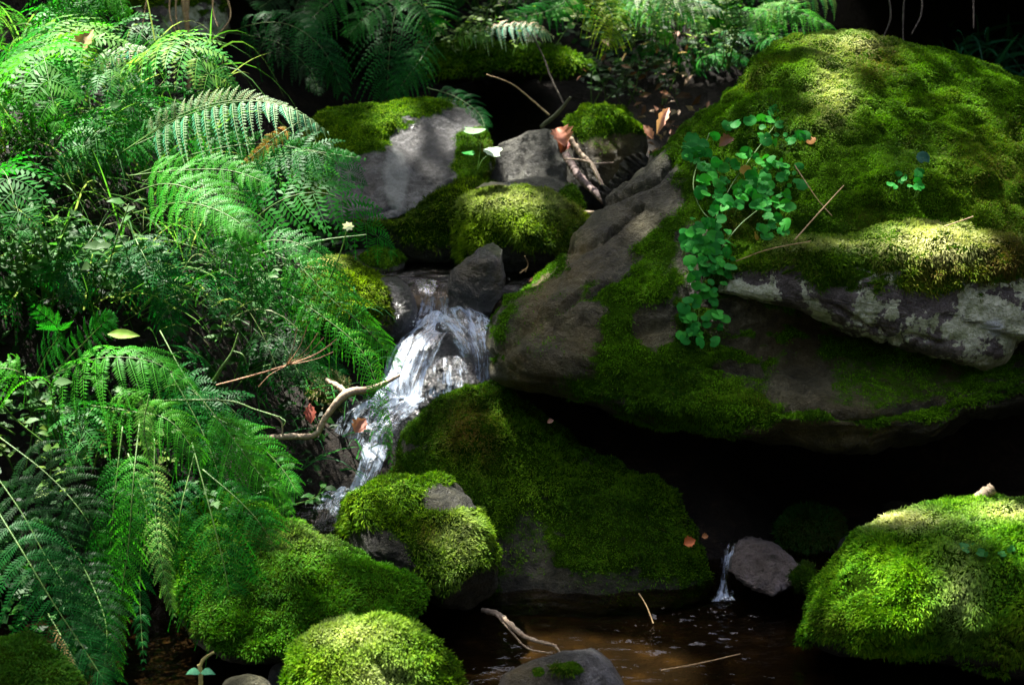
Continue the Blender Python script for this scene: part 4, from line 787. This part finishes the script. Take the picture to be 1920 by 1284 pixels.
for i, (lab, px, py, Y, k, s, cs) in enumerate([
    ("fern clump on the top centre bank above the black hollow", 900, 30, 4.6, 7, .4, ('deep', 'green')),
    ("fern clump on the bank beside brown leaf litter", 1120, 60, 4.6, 6, .36, ('green', 'deep', 'fresh')),
    ("fern clump close behind the left shoulder of the huge boulder", 1300, 90, 4.5, 7, .36, ('green', 'fresh')),
    ("bright fern clump hanging over the top edge left of the fern painted white", 1010, -30, 4.1, 6, .26, ('fresh', 'green')),
    ("bright fern clump hanging over the top edge above the curled pinkish leaf", 1230, -20, 4.1, 7, .28, ('fresh', 'yellow', 'green')),
    ("green fern clump bending over the crest of the huge boulder from behind", 1500, -10, 4.15, 7, .28, ('fresh', 'green')),
    ("bright low fern clump on the bank between the black hollow and the litter", 1120, 70, 4.15, 6, .20, ('green', 'fresh')),
    ("shaded low fern clump beside the curled pinkish leaf", 1290, 150, 4.15, 6, .20, ('green', 'deep')),
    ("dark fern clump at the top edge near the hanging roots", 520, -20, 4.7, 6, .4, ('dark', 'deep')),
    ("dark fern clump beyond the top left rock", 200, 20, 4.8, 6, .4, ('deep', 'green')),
    ("olive dark fern clump above the crest of the huge boulder", 1620, -20, 4.7, 5, .36, ('dark', 'deep'))]):
    rfern(lab, px, py, Y, k, s, cs, 400 + i, G2)

# ================================================================== round leaved creepers
def leaf_disc(p, n, r_, col, A, seed, lobes=9):
    rr = np.random.default_rng(seed); n = nrm(np.array(n, float)); s = nrm(np.cross(n, [0.2, .1, 1])); u = np.cross(s, n); k = lobes * 2
    a = np.linspace(0, 2 * np.pi, k, endpoint=False) + rr.uniform(0, 6); rad = r_ * (1 - .45 * np.exp(-((np.arange(k) - 0.5) / 1.0) ** 2)) * (1 + .05 * np.cos(a * lobes) + .05 * np.cos(a * 2 + rr.uniform(0, 6)))
    ring = p + s * (np.cos(a) * rad)[:, None] + u * (np.sin(a) * rad * rr.uniform(.8, 1))[:, None] + n * (0.10 * r_ * np.cos(2 * a + rr.uniform(0, 6)))[:, None]
    mid = p + (ring - p) * .5 + n * r_ * .02
    V = np.vstack([p - n * r_ * .08, mid, ring]); i = np.arange(k); j = (i + 1) % k
    A.add(V, q=np.stack([1 + i, 1 + k + i, 1 + k + j, 1 + j], -1), t=np.stack([0 * i, 1 + i, 1 + j], -1), c=np.array(col) * rr.uniform(.8, 1.2))
def creeper(label, leaves, Yf, seed, stems=(), cat='creeper', up=.55):
    rr = np.random.default_rng(seed); A = Acc(); B = Acc(); loc = None; cen = []
    for (px, py, rp, c) in leaves:
        p = W(px, py, Yf(px, py) - rr.uniform(0.0, .02)); cen.append(p)
        n = nrm(np.array([rr.normal() * .35, -.75 + rr.normal() * .3, up + rr.normal() * .35])); leaf_disc(p, n, rp * p[1] / FPX, c, A, rr.integers(1e6))
        q = p + np.array([rr.normal() * .006, .02, -.025]); v, qd, t = tube_arr([p, (p + q) / 2 + [0, 0, -.004], q], [.0006, .0007], 6, 4); B.add(v, qd, t)
    base = np.mean(cen, 0); e = empty('creeper', base - [0, 0, .03], label, cat)
    A.build('leaves', M_round, e)
    for st in stems:
        v, qd, t = tube_arr([W(x, y, Yf(x, y) + .004) for x, y in st], [.0011, .0009], 24, 5); B.add(v, qd, t)
    B.build('stem', M_stem, e)
RG, RG2, RY = (0.014, 0.19, 0.020), (0.03, 0.27, 0.022), (0.30, 0.20, 0.03)
def bY(x, y): return float(np.interp(y, [100, 200, 300, 400, 500, 650], [3.40, 3.13, 2.95, 2.83, 2.74, 2.68])) - .0
r0 = np.random.default_rng(55); L_ = []
for cx_, cy_, sx_, sy_, n_ in [(1460, 238, 58, 34, 34), (1400, 345, 98, 62, 120), (1328, 470, 50, 82, 95), (1310, 600, 44, 46, 34), (1305, 280, 26, 24, 18), (1440, 410, 50, 40, 26)]:
    for k in range(n_):
        a_ = r0.uniform(0, 6.28); q_ = r0.uniform(0, 1) ** .6
        L_.append((cx_ + math.cos(a_) * q_ * sx_, cy_ + math.sin(a_) * q_ * sy_, r0.choice([5.5, 8, 11, 13.5]) * r0.uniform(.85, 1.1), RG if r0.random() < .6 else RG2))
L_ += [(1398, 322, 13, RY), (1418, 442, 11, RY), (1520, 262, 11, (0.3, .14, .04)), (1455, 210, 16, RG), (1485, 210, 15, RG), (1425, 208, 14, RG2), (1380, 232, 13, RG), (1500, 345, 16, RG), (1498, 312, 10, RG), (1450, 378, 17, RG2), (1300, 262, 15, RG), (1310, 285, 14, RG), (1290, 290, 13, RG), (1340, 640, 12, RG), (1285, 636, 12, RG), (1357, 597, 14, RG2), (1365, 235, 12, RG), (1340, 255, 12, RG), (1320, 270, 12, RG)]
creeper("creeper with many small round blue green leaves trailing down the huge boulder", L_, bY, 61,
        stems=[[(1480, 200), (1420, 280), (1370, 350), (1330, 440), (1305, 540), (1300, 640), (1285, 690)], [(1440, 380), (1380, 430), (1320, 520), (1310, 600), (1302, 700)], [(1330, 250), (1300, 340), (1320, 400), (1360, 420)]])
creeper("creeper sprig of six round leaves high on the huge boulder", [(1522, 117, 12, RG), (1524, 137, 11, RG), (1500, 150, 12, RG2), (1515, 150, 11, RG), (1460, 160, 12, RG2), (1492, 161, 12, RG), (1475, 158, 10, RG)], bY, 62, stems=[[(1520, 120), (1500, 150), (1465, 175)]])
creeper("creeper sprig with pale shiny leaves beside the trailing creeper", [(1538, 208, 10, (.2, .35, .25)), (1573, 208, 7, (.2, .35, .25)), (1555, 218, 10, RG), (1566, 222, 8, (.2, .35, .25)), (1550, 225, 8, RG)], bY, 63, up=1.6)
r1 = np.random.default_rng(9)
creeper("creeper sprig of tiny leaves alone on the right of the huge boulder's moss", [(1731, 296, 13, (.02, .1, .07)), (1722, 330, 9, RG)] + [(r1.uniform(1670, 1735), r1.uniform(310, 352), r1.uniform(5, 9), RG) for _ in range(14)], lambda x, y: bY(x, y) - .06, 64)
creeper("creeper of two large pale leaves at the right end of the flat slab", [(888, 244, 22, (.16, .3, .14)), (925, 284, 19, (.45, .55, .42)), (878, 287, 14, RG)], lambda x, y: 3.45, 65, up=3.2, stems=[[(925, 284), (905, 300), (895, 320)], [(888, 244), (900, 275), (895, 320)]])
creeper("seedling sprig in the moss on the bright green boulder at the right", [(r1.uniform(1800, 1900), r1.uniform(955, 1040), r1.uniform(5, 11), (.03, .16, .03)) for _ in range(60)], lambda x, y: float(np.interp(y, [950, 1040], [2.36, 2.16])), 66, cat='plant')
# leafy herbs on the left bank
def herb(label, px, py, Y, k, h, leaf, cols, seed, spread=.06, group='leafy herbs on the left bank', cat='herb'):
    rr = np.random.default_rng(seed); b = W(px, py, Y); e = empty('leafy_herb', b, label, cat, group); A = Acc(); B = Acc()
    for i in range(k):
        s = b + np.array([rr.normal() * spread, rr.normal() * spread * .6, 0]); top = s + np.array([rr.normal() * .05, -.04 + rr.normal() * .04, h * rr.uniform(.6, 1.1)])
        pts = spline([s, (s + top) / 2 + rr.normal(size=3) * .01, top], 12); v, q, t = tube_arr(pts, [.0016, .0009], 12, 4); B.add(v, q, t)
        for j in range(3, 12):
            for m_ in range(rr.integers(1, 4)):
                a = rr.uniform(0, 6.28); d = nrm(np.array([math.cos(a), math.sin(a), rr.uniform(-.1, .5)])); L = leaf * rr.uniform(.5, 1.2); n = nrm(np.array([rr.normal() * .4, -.35 + rr.normal() * .3, 1])); w = nrm(np.cross(d, n)) * L * .30
                p = pts[j] + d * .006; nn_ = np.cross(w, d); nn_ = nn_ / np.linalg.norm(nn_)
                V = [p, p + d * L * .35 - w + nn_ * L * .06, p + d * L * .4, p + d * L * .35 + w + nn_ * L * .06, p + d * L * .72 - w * .6, p + d * L * .75 - nn_ * L * .05, p + d * L * .72 + w * .6, p + d * L - nn_ * L * .18]
                A.add(np.array(V), q=[[0, 1, 2, 2], [0, 2, 3, 3]][:0] or None, t=[[0, 1, 2], [0, 2, 3], [1, 4, 2], [4, 5, 2], [2, 5, 6], [2, 6, 3], [4, 7, 5], [5, 7, 6]], c=np.array(cols[rr.integers(len(cols))]) * rr.uniform(.7, 1.3))
    A.build('leaves', M_leaf, e, smooth_=False); B.build('stem', M_stem, e)
HC_ = [(.03, .12, .02), (.05, .16, .03), (.10, .2, .07), (.02, .08, .015)]
for i, (lab, px, py, Y, k, h, lf) in enumerate([
    ("leafy herb speckled with sun at the left edge", 20, 560, 2.75, 10, .16, .030), ("leafy herb with pale sunlit leaves right of the leafy herb speckled with sun", 150, 560, 2.7, 12, .18, .030),
    ("leafy herb beneath the big hanging bright frond", 300, 560, 2.75, 5, .14, .026), ("leafy herb among grass at the upper left edge", 30, 330, 3.0, 6, .18, .026),
    ("leafy herb close behind the overlapping mid green fronds", 160, 360, 3.0, 5, .16, .024), ("leafy herb in deep shade below the dark hollow at the left edge", 40, 800, 2.5, 8, .12, .026),
    ("leafy herb growing yellowish on the low left bank", 130, 900, 2.45, 9, .13, .022),
    ("leafy herb between the umbrella fern and the mossy boulder", 470, 960, 2.42, 5, .10, .02), ("leafy herb overhanging the left side of the falls", 480, 640, 2.8, 8, .14, .026),
    ("leafy herb on the bank left of the flat slab", 470, 380, 3.2, 8, .12, .024)]):
    herb(lab, px, py, Y, k, h, lf, HC_ if i not in (6,) else [(.12, .2, .03), (.06, .14, .02)], 500 + i)
for i, (lab, px, py, Y, k, h, lf, cs) in enumerate([
    ("leafy herb with tiny leaves on the leaf strewn bank rock", 900, 100, 4.2, 14, .12, .022, [(.10, .17, .03), (.04, .1, .015)]),
    ("leafy herb with pale leaves hanging beside the brown litter", 1180, 90, 4.1, 14, .14, .03, [(.10, .2, .03), (.03, .1, .015), (.2, .26, .08)]),
    ("leafy herb thicket touching the left shoulder of the huge boulder", 1330, 130, 4.0, 16, .20, .026, [(.04, .13, .015), (.02, .09, .01), (.14, .22, .06)]),
    ("leafy herb in shade behind the rounded olive rock", 1170, 200, 4.2, 10, .16, .026, [(.02, .06, .015), (.03, .08, .02)]),
    ("leafy herb at the top edge between the ferns", 1040, 40, 4.3, 12, .16, .026, [(.04, .1, .02), (.1, .15, .06)]),
    ("leafy herb at the top edge right of the yellow green frond", 1250, 40, 4.3, 14, .2, .03, [(.03, .11, .01), (.12, .2, .05)])]):
    herb(lab, px, py, Y, k, h, lf, cs, 530 + i, group='leafy herbs on the far bank', spread=.10)

# ------------------------------------------------------------------ grass (uncountable)
def grass(name, n, box, L, cols, seed, w=.0018):
    rr = np.random.default_rng(seed); px = rr.uniform(box[0], box[1], n); py = rr.uniform(box[2], box[3], n); Y = np.interp(py, [0, 400, 800, 1284], [3.6, 2.95, 2.6, 2.2]) + rr.uniform(-.15, .1, n) + box[4]
    b = W(px, py, Y); a = rr.uniform(-1.2, 1.2, n); d = np.stack([np.sin(a) * .7 + .2, -np.abs(np.cos(a)) * .5, rr.uniform(.3, 1, n)], -1); d = nrm(d); Ls = (L * rr.uniform(.5, 1.2, n))[:, None]
    s = nrm(np.cross(d, rr.normal(size=(n, 3)))) * w; k = 8; t = np.linspace(0, 1, k)[None, :, None]
    cen = b[:, None] + d[:, None] * t * Ls[:, None] + np.array([0, 0, -1.]) * t ** 2.2 * Ls[:, None] * rr.uniform(.2, 1.0, (n, 1, 1)); wd = s[:, None] * (1 - t ** 2) + 1e-5
    V = np.stack([cen - wd, cen + wd], 2).reshape(-1, 3); kk = (np.arange(n)[:, None] * 2 * k + np.arange(k - 1)[None] * 2)
    c = np.array(cols)[rr.integers(len(cols), size=n)] * rr.uniform(.7, 1.3, (n, 1))
    o = mesh(name, V, np.stack([kk, kk + 1, kk + 3, kk + 2], -1).reshape(-1, 4), M_leaf, attrs={'col': np.hstack([np.repeat(c, 2 * k, 0), np.ones((n * 2 * k, 1))])})
    return tag(o, kind='stuff')
GC = [(.05, .16, .02), (.10, .22, .04), (.2, .26, .1), (.03, .12, .02)]
grass("grass", 520, (-60, 420, 80, 620, 0), .26, GC, 71)
grass("grass", 120, (460, 700, 560, 900, .25), .16, [(.02, .10, .03), (.03, .14, .05)], 72, .0015)
grass("grass", 60, (1780, 1960, 80, 160, 1.1), .3, [(.015, .09, .04), (.02, .12, .05)], 73, .006)
# low ground cover over the left bank and the far bank (uncountable)
def cover(name, n, fx, leaf, cols, seed):
    rr = np.random.default_rng(seed); p = fx(rr, n); n = len(p); a = rr.uniform(0, 6.28, n); d = nrm(np.stack([np.cos(a), np.sin(a), rr.normal(size=n) * .4 - .1], -1)); nn_ = nrm(rr.normal(size=(n, 3)) * .45 + [0, -.5, .9])
    w = nrm(np.cross(d, nn_)); L = (leaf * rr.uniform(.5, 1.3, n))[:, None]
    V = np.stack([p, p + d * L * .45 - w * L * .3, p + d * L, p + d * L * .45 + w * L * .3], 1).reshape(-1, 3)
    c = np.array(cols)[rr.integers(len(cols), size=n)] * rr.uniform(.6, 1.35, (n, 1))
    return tag(mesh(name, V, np.arange(4 * n).reshape(-1, 4), M_leaf, smooth_=False, attrs={'col': np.hstack([np.repeat(c, 4, 0), np.ones((n * 4, 1))])}), kind='stuff')
def fl(rr, n):
    x = rr.uniform(-1.5, -.33, n); y = rr.uniform(1.7, 3.9, n); x = np.where(y < 2.4, np.minimum(x, -.64), x); z = ground_z(x, y) + .05 * fbm(np.stack([x, y, x * 0], -1), 4, 5, 1) + rr.uniform(0, .07, n); return np.stack([x, y, z], -1)
cover("ground_cover", 13000, fl, .020, [(.008, .05, .006), (.012, .07, .008), (.02, .09, .01), (.004, .025, .004)], 81)
def fb(rr, n):
    x = rr.uniform(-2.3, 2.4, n); y = rr.uniform(4.35, 5.9, n); z = ground_z(x, y) + .05 * fbm(np.stack([x, y, x * 0], -1), 4, 5, 1) + rr.uniform(0, .12, n); p = np.stack([x, y, z], -1)
    qx, qy = proj(p); k = fbm(p, 2.2, 3, 7) + smooth(1700, 900, qx) * smooth(650, 1000, qx) * .5 - smooth(110, 190, qy) * .8 > 0.0
    return p[k]
cover("undergrowth", 30000, fb, .034, [(.010, .05, .010), (.02, .08, .015), (.008, .03, .008), (.05, .09, .03)], 82)

# ================================================================== sticks, twigs, dead leaves
def stick(name, label, parts, mat, cat, group=None, knob=.15):
    "parts: list of (pts, radii in metres); first is the main limb, the others are side shoots"
    e = None
    for i, (pts, rad) in enumerate(parts):
        v, q, t = tube_arr([W(*p) for p in pts], rad, 90, 10, knob, i + 3); v = v + (fbm(v, 160, 3, i) * rad[0] * .5)[:, None] * np.array([.6, .3, 1])
        if e is None: e = tag(mesh(name, v, [q, t], mat), label, cat, group)
        else: mesh('side_shoot', v, [q, t], mat, e)
    return e
stick('driftwood_branch', "bent bare driftwood branch lying across the falls", [([(440, 822, 2.62), (480, 822, 2.6), (540, 818, 2.58), (590, 815, 2.57), (612, 780, 2.57), (650, 738, 2.58), (700, 728, 2.6), (750, 703, 2.62)], [.003, .0048, .0055, .005, .0055, .0075, .006, .0022]),
     ([(652, 738, 2.58), (630, 722, 2.6), (612, 712, 2.62)], [.0055, .004]), ([(530, 818, 2.58), (526, 790, 2.58), (500, 772, 2.57)], [.0015, .001])], M_bark, 'branch')
stick('stick', "forked pale stick slanting into the dark pool", [([(905, 1143, 2.38), (935, 1152, 2.34), (962, 1175, 2.28), (985, 1193, 2.23), (1020, 1205, 2.18), (1040, 1210, 2.15), (1050, 1224, 2.12)], [.004, .0045, .004, .0035, .003, .002, .0015]),
     ([(930, 1150, 2.34), (960, 1185, 2.28), (990, 1215, 2.2), (1035, 1224, 2.14)], [.002, .0015, .001])], M_bark, 'stick', knob=.3)
stick('broken_branch', "thick broken branch stub behind the bright green moss boulder", [([(1760, 1000, 2.33), (1812, 950, 2.34), (1862, 915, 2.35)], [.010, .010, .009])], bark_mat('stub_wood', (.06,.045,.025), (.16,.12,.07), (.3,.24,.16)), 'branch')
stick('twig', "straight pale twig leaning between the olive rock and the huge boulder", [([(1065, 255, 3.5), (1090, 290, 3.48), (1110, 310, 3.46), (1128, 345, 3.4), (1148, 378, 3.35)], [.006, .006, .005, .0045, .004]), ([(1105, 305, 3.46), (1085, 300, 3.46), (1058, 298, 3.46)], [.003, .0015]), ([(1112, 308, 3.46), (1150, 305, 3.46)], [.003, .0012])], M_bark, 'twig')
stick('twig', "thick mottled twig lying left of the straight pale twig", [([(1060, 290, 3.55), (1085, 330, 3.5), (1110, 355, 3.45), (1140, 382, 3.4)], [.009, .009, .008, .007])], bark_mat("mottled_wood", (.05, .035, .03), (.16, .11, .10), (.35, .27, .24)), 'twig')
stick('twig', "short green lichened twig poking up over the bare grey rock", [([(1015, 238, 3.65), (1045, 213, 3.62), (1070, 182, 3.6)], [.005, .005, .003])], bark_mat('lichened_twig', (.05,.06,.03), (.12,.13,.07), (.22,.24,.15)), 'twig')
stick('twig', "long thin twig arching over the black hollow", [([(1030, 216, 3.65), (1000, 190, 3.68), (960, 158, 3.7), (912, 140, 3.72)], [.0022, .002, .0015, .0012])], M_straw, 'twig')
stick('twig', "thin drooping twig hanging down the black hollow", [([(995, 60, 4.0), (1020, 110, 3.98), (1035, 150, 3.95), (1060, 200, 3.9)], [.002, .002, .0025, .002])], M_darkbark, 'twig')
stick('twig', "thin dry twig leaning on the moss above the lichen ledge", [([(1490, 450, 2.72), (1530, 405, 2.75), (1582, 348, 2.8)], [.0012, .0012, .0009])], M_straw, 'twig')
stick('twig', "fine dry stalk crossing the thin dry twig on the moss", [([(1490, 310, 2.86), (1530, 370, 2.80), (1560, 405, 2.78)], [.0009, .0008])], M_straw, 'twig')
stick('twig', "short straw twig on the ledge right of the sun patch", [([(1770, 425, 2.66), (1800, 415, 2.66), (1825, 406, 2.66)], [.001, .001])], M_straw, 'twig')
stick('twig', "long grass straw lying along the mossy ledge", [([(1380, 490, 2.72), (1440, 468, 2.68), (1520, 452, 2.68)], [.001, .0008])], M_straw, 'twig')
stick('twig', "thin twig standing up from the upper pool", [([(985, 510, 3.25), (990, 495, 3.25), (984, 480, 3.24)], [.0012, .0008]), ([(975, 512, 3.25), (987, 503, 3.25)], [.001, .0008])], M_straw, 'twig')
stick('twig', "thin straw poking from the foot of the large mossy slab", [([(1225, 1168, 2.36), (1212, 1135, 2.38), (1198, 1112, 2.4)], [.001, .0012])], M_straw, 'twig')
stick('twig', "fine reddish twig floating on the pool at the bottom right", [([(1240, 1256, 2.15), (1310, 1243, 2.16), (1388, 1225, 2.18)], [.001, .0009, .0006])], M_straw, 'twig')
stick('twig', "curved brown twig resting under the huge boulder's left shoulder", [([(1080, 393, 3.45), (1105, 398, 3.43), (1125, 396, 3.4)], [.003, .003, .002])], M_bark, 'twig')
stick('root', "gnarled root creeping down the right edge below the lichen ledge", [([(1980, 650, 2.8), (1910, 700, 2.78), (1860, 740, 2.78), (1810, 775, 2.8), (1760, 800, 2.85)], [.02, .018, .014, .010, .006]), ([(1960, 700, 2.76), (1900, 730, 2.75), (1850, 755, 2.76)], [.004, .003])], M_darkbark, 'root')
stick('dry_stem', "pale dried stem reaching right below the sprouting weed", [([(280, 752, 2.4), (340, 750, 2.38), (430, 752, 2.36), (480, 768, 2.35), (525, 782, 2.34)], [.0012, .0016, .0018, .0012, .001]), ([(525, 782, 2.34), (535, 790, 2.33), (530, 800, 2.33)], [.0008, .0006])], M_stem, 'stem')
stick('umbel', "dried reddish flower head with radiating stalks above the driftwood branch", [([(405, 722, 2.45), (470, 705, 2.46), (537, 685, 2.47)], [.0012, .0015, .0014])] + [([(537, 685, 2.47), (537 + dx * .6, 685 + dy * .45, 2.47 - dz), (537 + dx, 685 + dy, 2.47 - dz)], [.0008, .0006, .0009]) for dx, dy, dz in [(85, -40, .02), (70, -52, .03), (88, -25, 0), (60, -62, .04), (40, -75, .01), (95, -50, -.02), (20, -70, .03), (-52, 40, .02)]],
      bark_mat("red_stem", (.2, .09, .04), (.38, .2, .10), (.55, .36, .22)), 'plant')
e = stick('weed', "pale green weed stem sprouting toward the dried flower head", [([(400, 715, 2.42), (415, 690, 2.42), (435, 660, 2.43), (447, 625, 2.44)], [.003, .0025, .0018, .0012]), ([(437, 658, 2.43), (455, 665, 2.42), (462, 682, 2.42)], [.0012, .001])], M_stem, 'plant')
stick('hanging_root', "pair of hanging roots dangling in front of the black hollow at top left", [([(352, -30, 4.0), (350, 40, 3.98), (356, 100, 3.96), (354, 170, 3.95)], [.006, .006, .007, .004]), ([(340, -30, 4.0), (345, 20, 3.98), (352, 60, 3.97)], [.005, .004])], M_straw, 'root', knob=.3)
rr = np.random.default_rng(77)
for i in range(9):
    x = rr.uniform(255, 460) if i < 5 else rr.uniform(1660, 1860); l = rr.uniform(40, 110)
    stick('hanging_root', ["thin root dangling at the top left" if i < 5 else "thin root dangling in the dark top right corner"][0], [([(x, -30, 4.1), (x + rr.normal() * 6, l * .4, 4.05), (x + rr.normal() * 12, l, 4.0)], [.0025, .002, .001])], M_straw if i < 5 else M_darkbark, 'root', ["thin roots at the top left", "thin roots in the top right corner"][i >= 5])
def dead_leaf(label, px, py, Y, L, w, col, ang, tiltv=(0, -.8, .6), seed=0, curl=.25, name='dead_leaf', cat='leaf', group=None, lobes=True):
    n = 12; t = np.linspace(0, 1, n); wdt = w * np.sin(np.pi * t ** .85) * (1 + (.22 * np.cos(t * 26) if lobes else 0)) + .02 * w
    N_ = nrm(np.array(tiltv, float)); X = nrm(np.cross([0, 0, 1.], N_)); X = np.array([1., 0, 0]) - N_ * N_[0]; X = nrm(X); Yv = np.cross(N_, X); a = R(ang); D = X * math.cos(a) + Yv * math.sin(a); S_ = np.cross(N_, D)
    c = W(px, py, Y); s = Y / FPX
    rows = []
    for k, f_ in enumerate((-1, -.5, 0, .5, 1)):
        rows.append(c + D * ((t - .5) * L * s)[:, None] + S_ * (f_ * wdt * s)[:, None] + N_ * ((abs(f_) ** 1.6 * wdt * curl * 2.2 + np.sin(t * 3) * L * curl * .3) * s)[:, None])
    V = np.stack(rows, 1).reshape(-1, 3); V = V + 0.0012 * perlin(V * 130 + seed)[:, None] * N_
    i = (np.arange(n - 1)[:, None] * 5 + np.arange(4)[None]).ravel(); f = np.stack([i, i + 1, i + 6, i + 5], -1)
    cc_ = np.array(col) * (1 + .35 * perlin(V * 60 + seed))[:, None]
    o = mesh(name, V, f, M_dry, attrs={'col': np.hstack([np.clip(cc_, 0, 1), np.ones((len(V), 1))])}); return tag(o, label, cat, group)
BR, PK, OR = (.22, .10, .05), (.45, .24, .17), (.45, .12, .03)
dead_leaf("curled pinkish dead leaf standing left of the huge boulder", 1243, 228, 3.5, 62, 9, PK, 66, seed=1, curl=.6)
dead_leaf("brown dead leaf fallen against the curled pinkish leaf", 1215, 248, 3.5, 34, 8, BR, 120, seed=2)
dead_leaf("sunlit red brown dead leaf caught on the tangled twigs", 1052, 258, 3.5, 42, 20, (.5, .22, .14), 110, seed=3, curl=.5)
dead_leaf("dark crumpled dead leaf below the sunlit leaf on the twigs", 1060, 275, 3.52, 34, 15, (.12, .03, .02), 60, seed=4, curl=.6)
dead_leaf("orange dead leaf glowing beside the tiny waterfall", 1293, 1016, 2.5, 26, 11, OR, 20, seed=5)
dead_leaf("tiny brown dead leaf just right of the orange leaf", 1322, 1005, 2.5, 14, 6, (.3, .12, .04), 10, seed=6)
dead_leaf("reddish dead leaf plastered on the dark sheet waterfall", 676, 798, 2.68, 36, 15, (.32, .13, .09), 55, seed=7)
dead_leaf("dark red dead leaf hanging left of the pale crusted rock", 582, 775, 2.6, 42, 11, (.22, .05, .03), 95, seed=8)
dead_leaf("orange dead leaf floating on the upper pool", 1002, 528, 3.18, 22, 8, (.4, .15, .06), 5, (0, -.2, 1), seed=9)
dead_leaf("small brown dead leaf stuck on the large mossy slab", 1032, 790, 2.7, 14, 5, PK, 20, seed=10)
dead_leaf("hanging tan leaf in the ferns at the top left", 160, 80, 3.0, 60, 16, (.3, .2, .07), 65, seed=12)
dead_leaf("bright yellow green leaf lying flat in the ferns", 232, 628, 2.38, 62, 11, (.16, .3, .02), 4, (.2, -.7, .8), seed=13, curl=.1, lobes=False)
dead_leaf("dead leaf curled in the moss under the trailing creeper's crown", 1362, 268, 2.95, 34, 11, (.2, .1, .06), 30, seed=14, curl=.5)
dead_leaf("pale curled leaf on top of the small pale topped rock", 925, 352, 3.42, 70, 7, (.5, .42, .3), 8, (0, -.3, 1), seed=15)
rr = np.random.default_rng(12)
lv = Acc()
for i in range(170):                                      # leaf litter on the far bank, uncountable
    px = rr.normal(1230, 70) if i < 260 else rr.uniform(820, 1350); py = rr.uniform(50, 290) if i < 260 else rr.uniform(50, 150)
    if px > 1330 or (py > 215 and px < 1200) or rr.random() < .35: continue
    c = W(px, py, 4.25 + rr.uniform(-.25, .1)); d = nrm(rr.normal(size=3)); n_ = nrm(rr.normal(size=3) * .6 + [0, -.5, .8]); w_ = nrm(np.cross(d, n_)); d = np.cross(n_, w_); L = rr.uniform(.008, .022)
    lv.add(np.array([c - d * L, c - w_ * L * .45 + n_ * L * .25, c, c + w_ * L * .45 + n_ * L * .25, c + d * L]), t=[[0, 1, 2], [0, 2, 3], [1, 4, 2], [2, 4, 3]], c=np.array([(.2, .09, .05), (.09, .04, .02), (.32, .22, .15)][rr.integers(3)]) * rr.uniform(.6, 1.2))
tag(lv.build('leaf_litter', M_dry, smooth_=False), kind='stuff')
# seedling at the bottom edge
e = stick('seedling', "two leaved seedling with a bent yellow tip at the bottom edge", [([(378, 1330, 1.98), (377, 1284, 1.98), (375, 1255, 1.98), (373, 1245, 1.98)], [.0028, .0026, .0032, .0026]), ([(375, 1248, 1.98), (382, 1235, 1.98), (400, 1222, 1.97)], [.0022, .0022, .0016])], bark_mat("seedling_stem", (.35, .3, .08), (.5, .42, .14), (.6, .55, .3), .5), 'plant', knob=0)
for s_ in (-1, 1):
    A = Acc(); n = 9; t = np.linspace(0, 1, n); wd = 6.5 * np.sin(np.pi * t ** .8)
    c = np.stack([376 + s_ * t * 28, 1262 - 6 * np.sin(t * 3) + 3 * t], -1)
    V = np.vstack([W(c[:, 0], c[:, 1] - wd, 1.97), W(c[:, 0], c[:, 1] + wd, 1.955)]); i = np.arange(n - 1); A.add(V, q=np.stack([i, i + 1, i + n + 1, i + n], -1), c=(.12, .42, .22)); A.build('leaf', M_round, e)
# small white flower with leaf above the left mossy boulder
e = stick('flower', "tiny white flower on a green stalk above the left mossy boulder", [([(620, 520, 2.7), (640, 470, 2.7), (652, 425, 2.7)], [.0016, .0012, .001])], M_stem, 'flower')
A = Acc()
for k in range(7):
    a = k * .9; p = W(653, 424, 2.69); d = np.array([math.cos(a), -.2, math.sin(a) * .8]); w_ = np.array([-math.sin(a), 0, math.cos(a)]) * .003
    A.add(np.array([p, p + d * .006 - w_, p + d * .011, p + d * .006 + w_]), q=[[0, 1, 2, 3]], c=(.75, .78, .72))
A.build('petals', M_dry, e)
stick('grass_blade', "long bluish grass blade pointing right over the upper pool", [([(470, 480, 2.75), (560, 460, 2.73), (620, 448, 2.72), (688, 440, 2.72)], [.0015, .0018, .0014, .0006])], M_stem, 'grass')
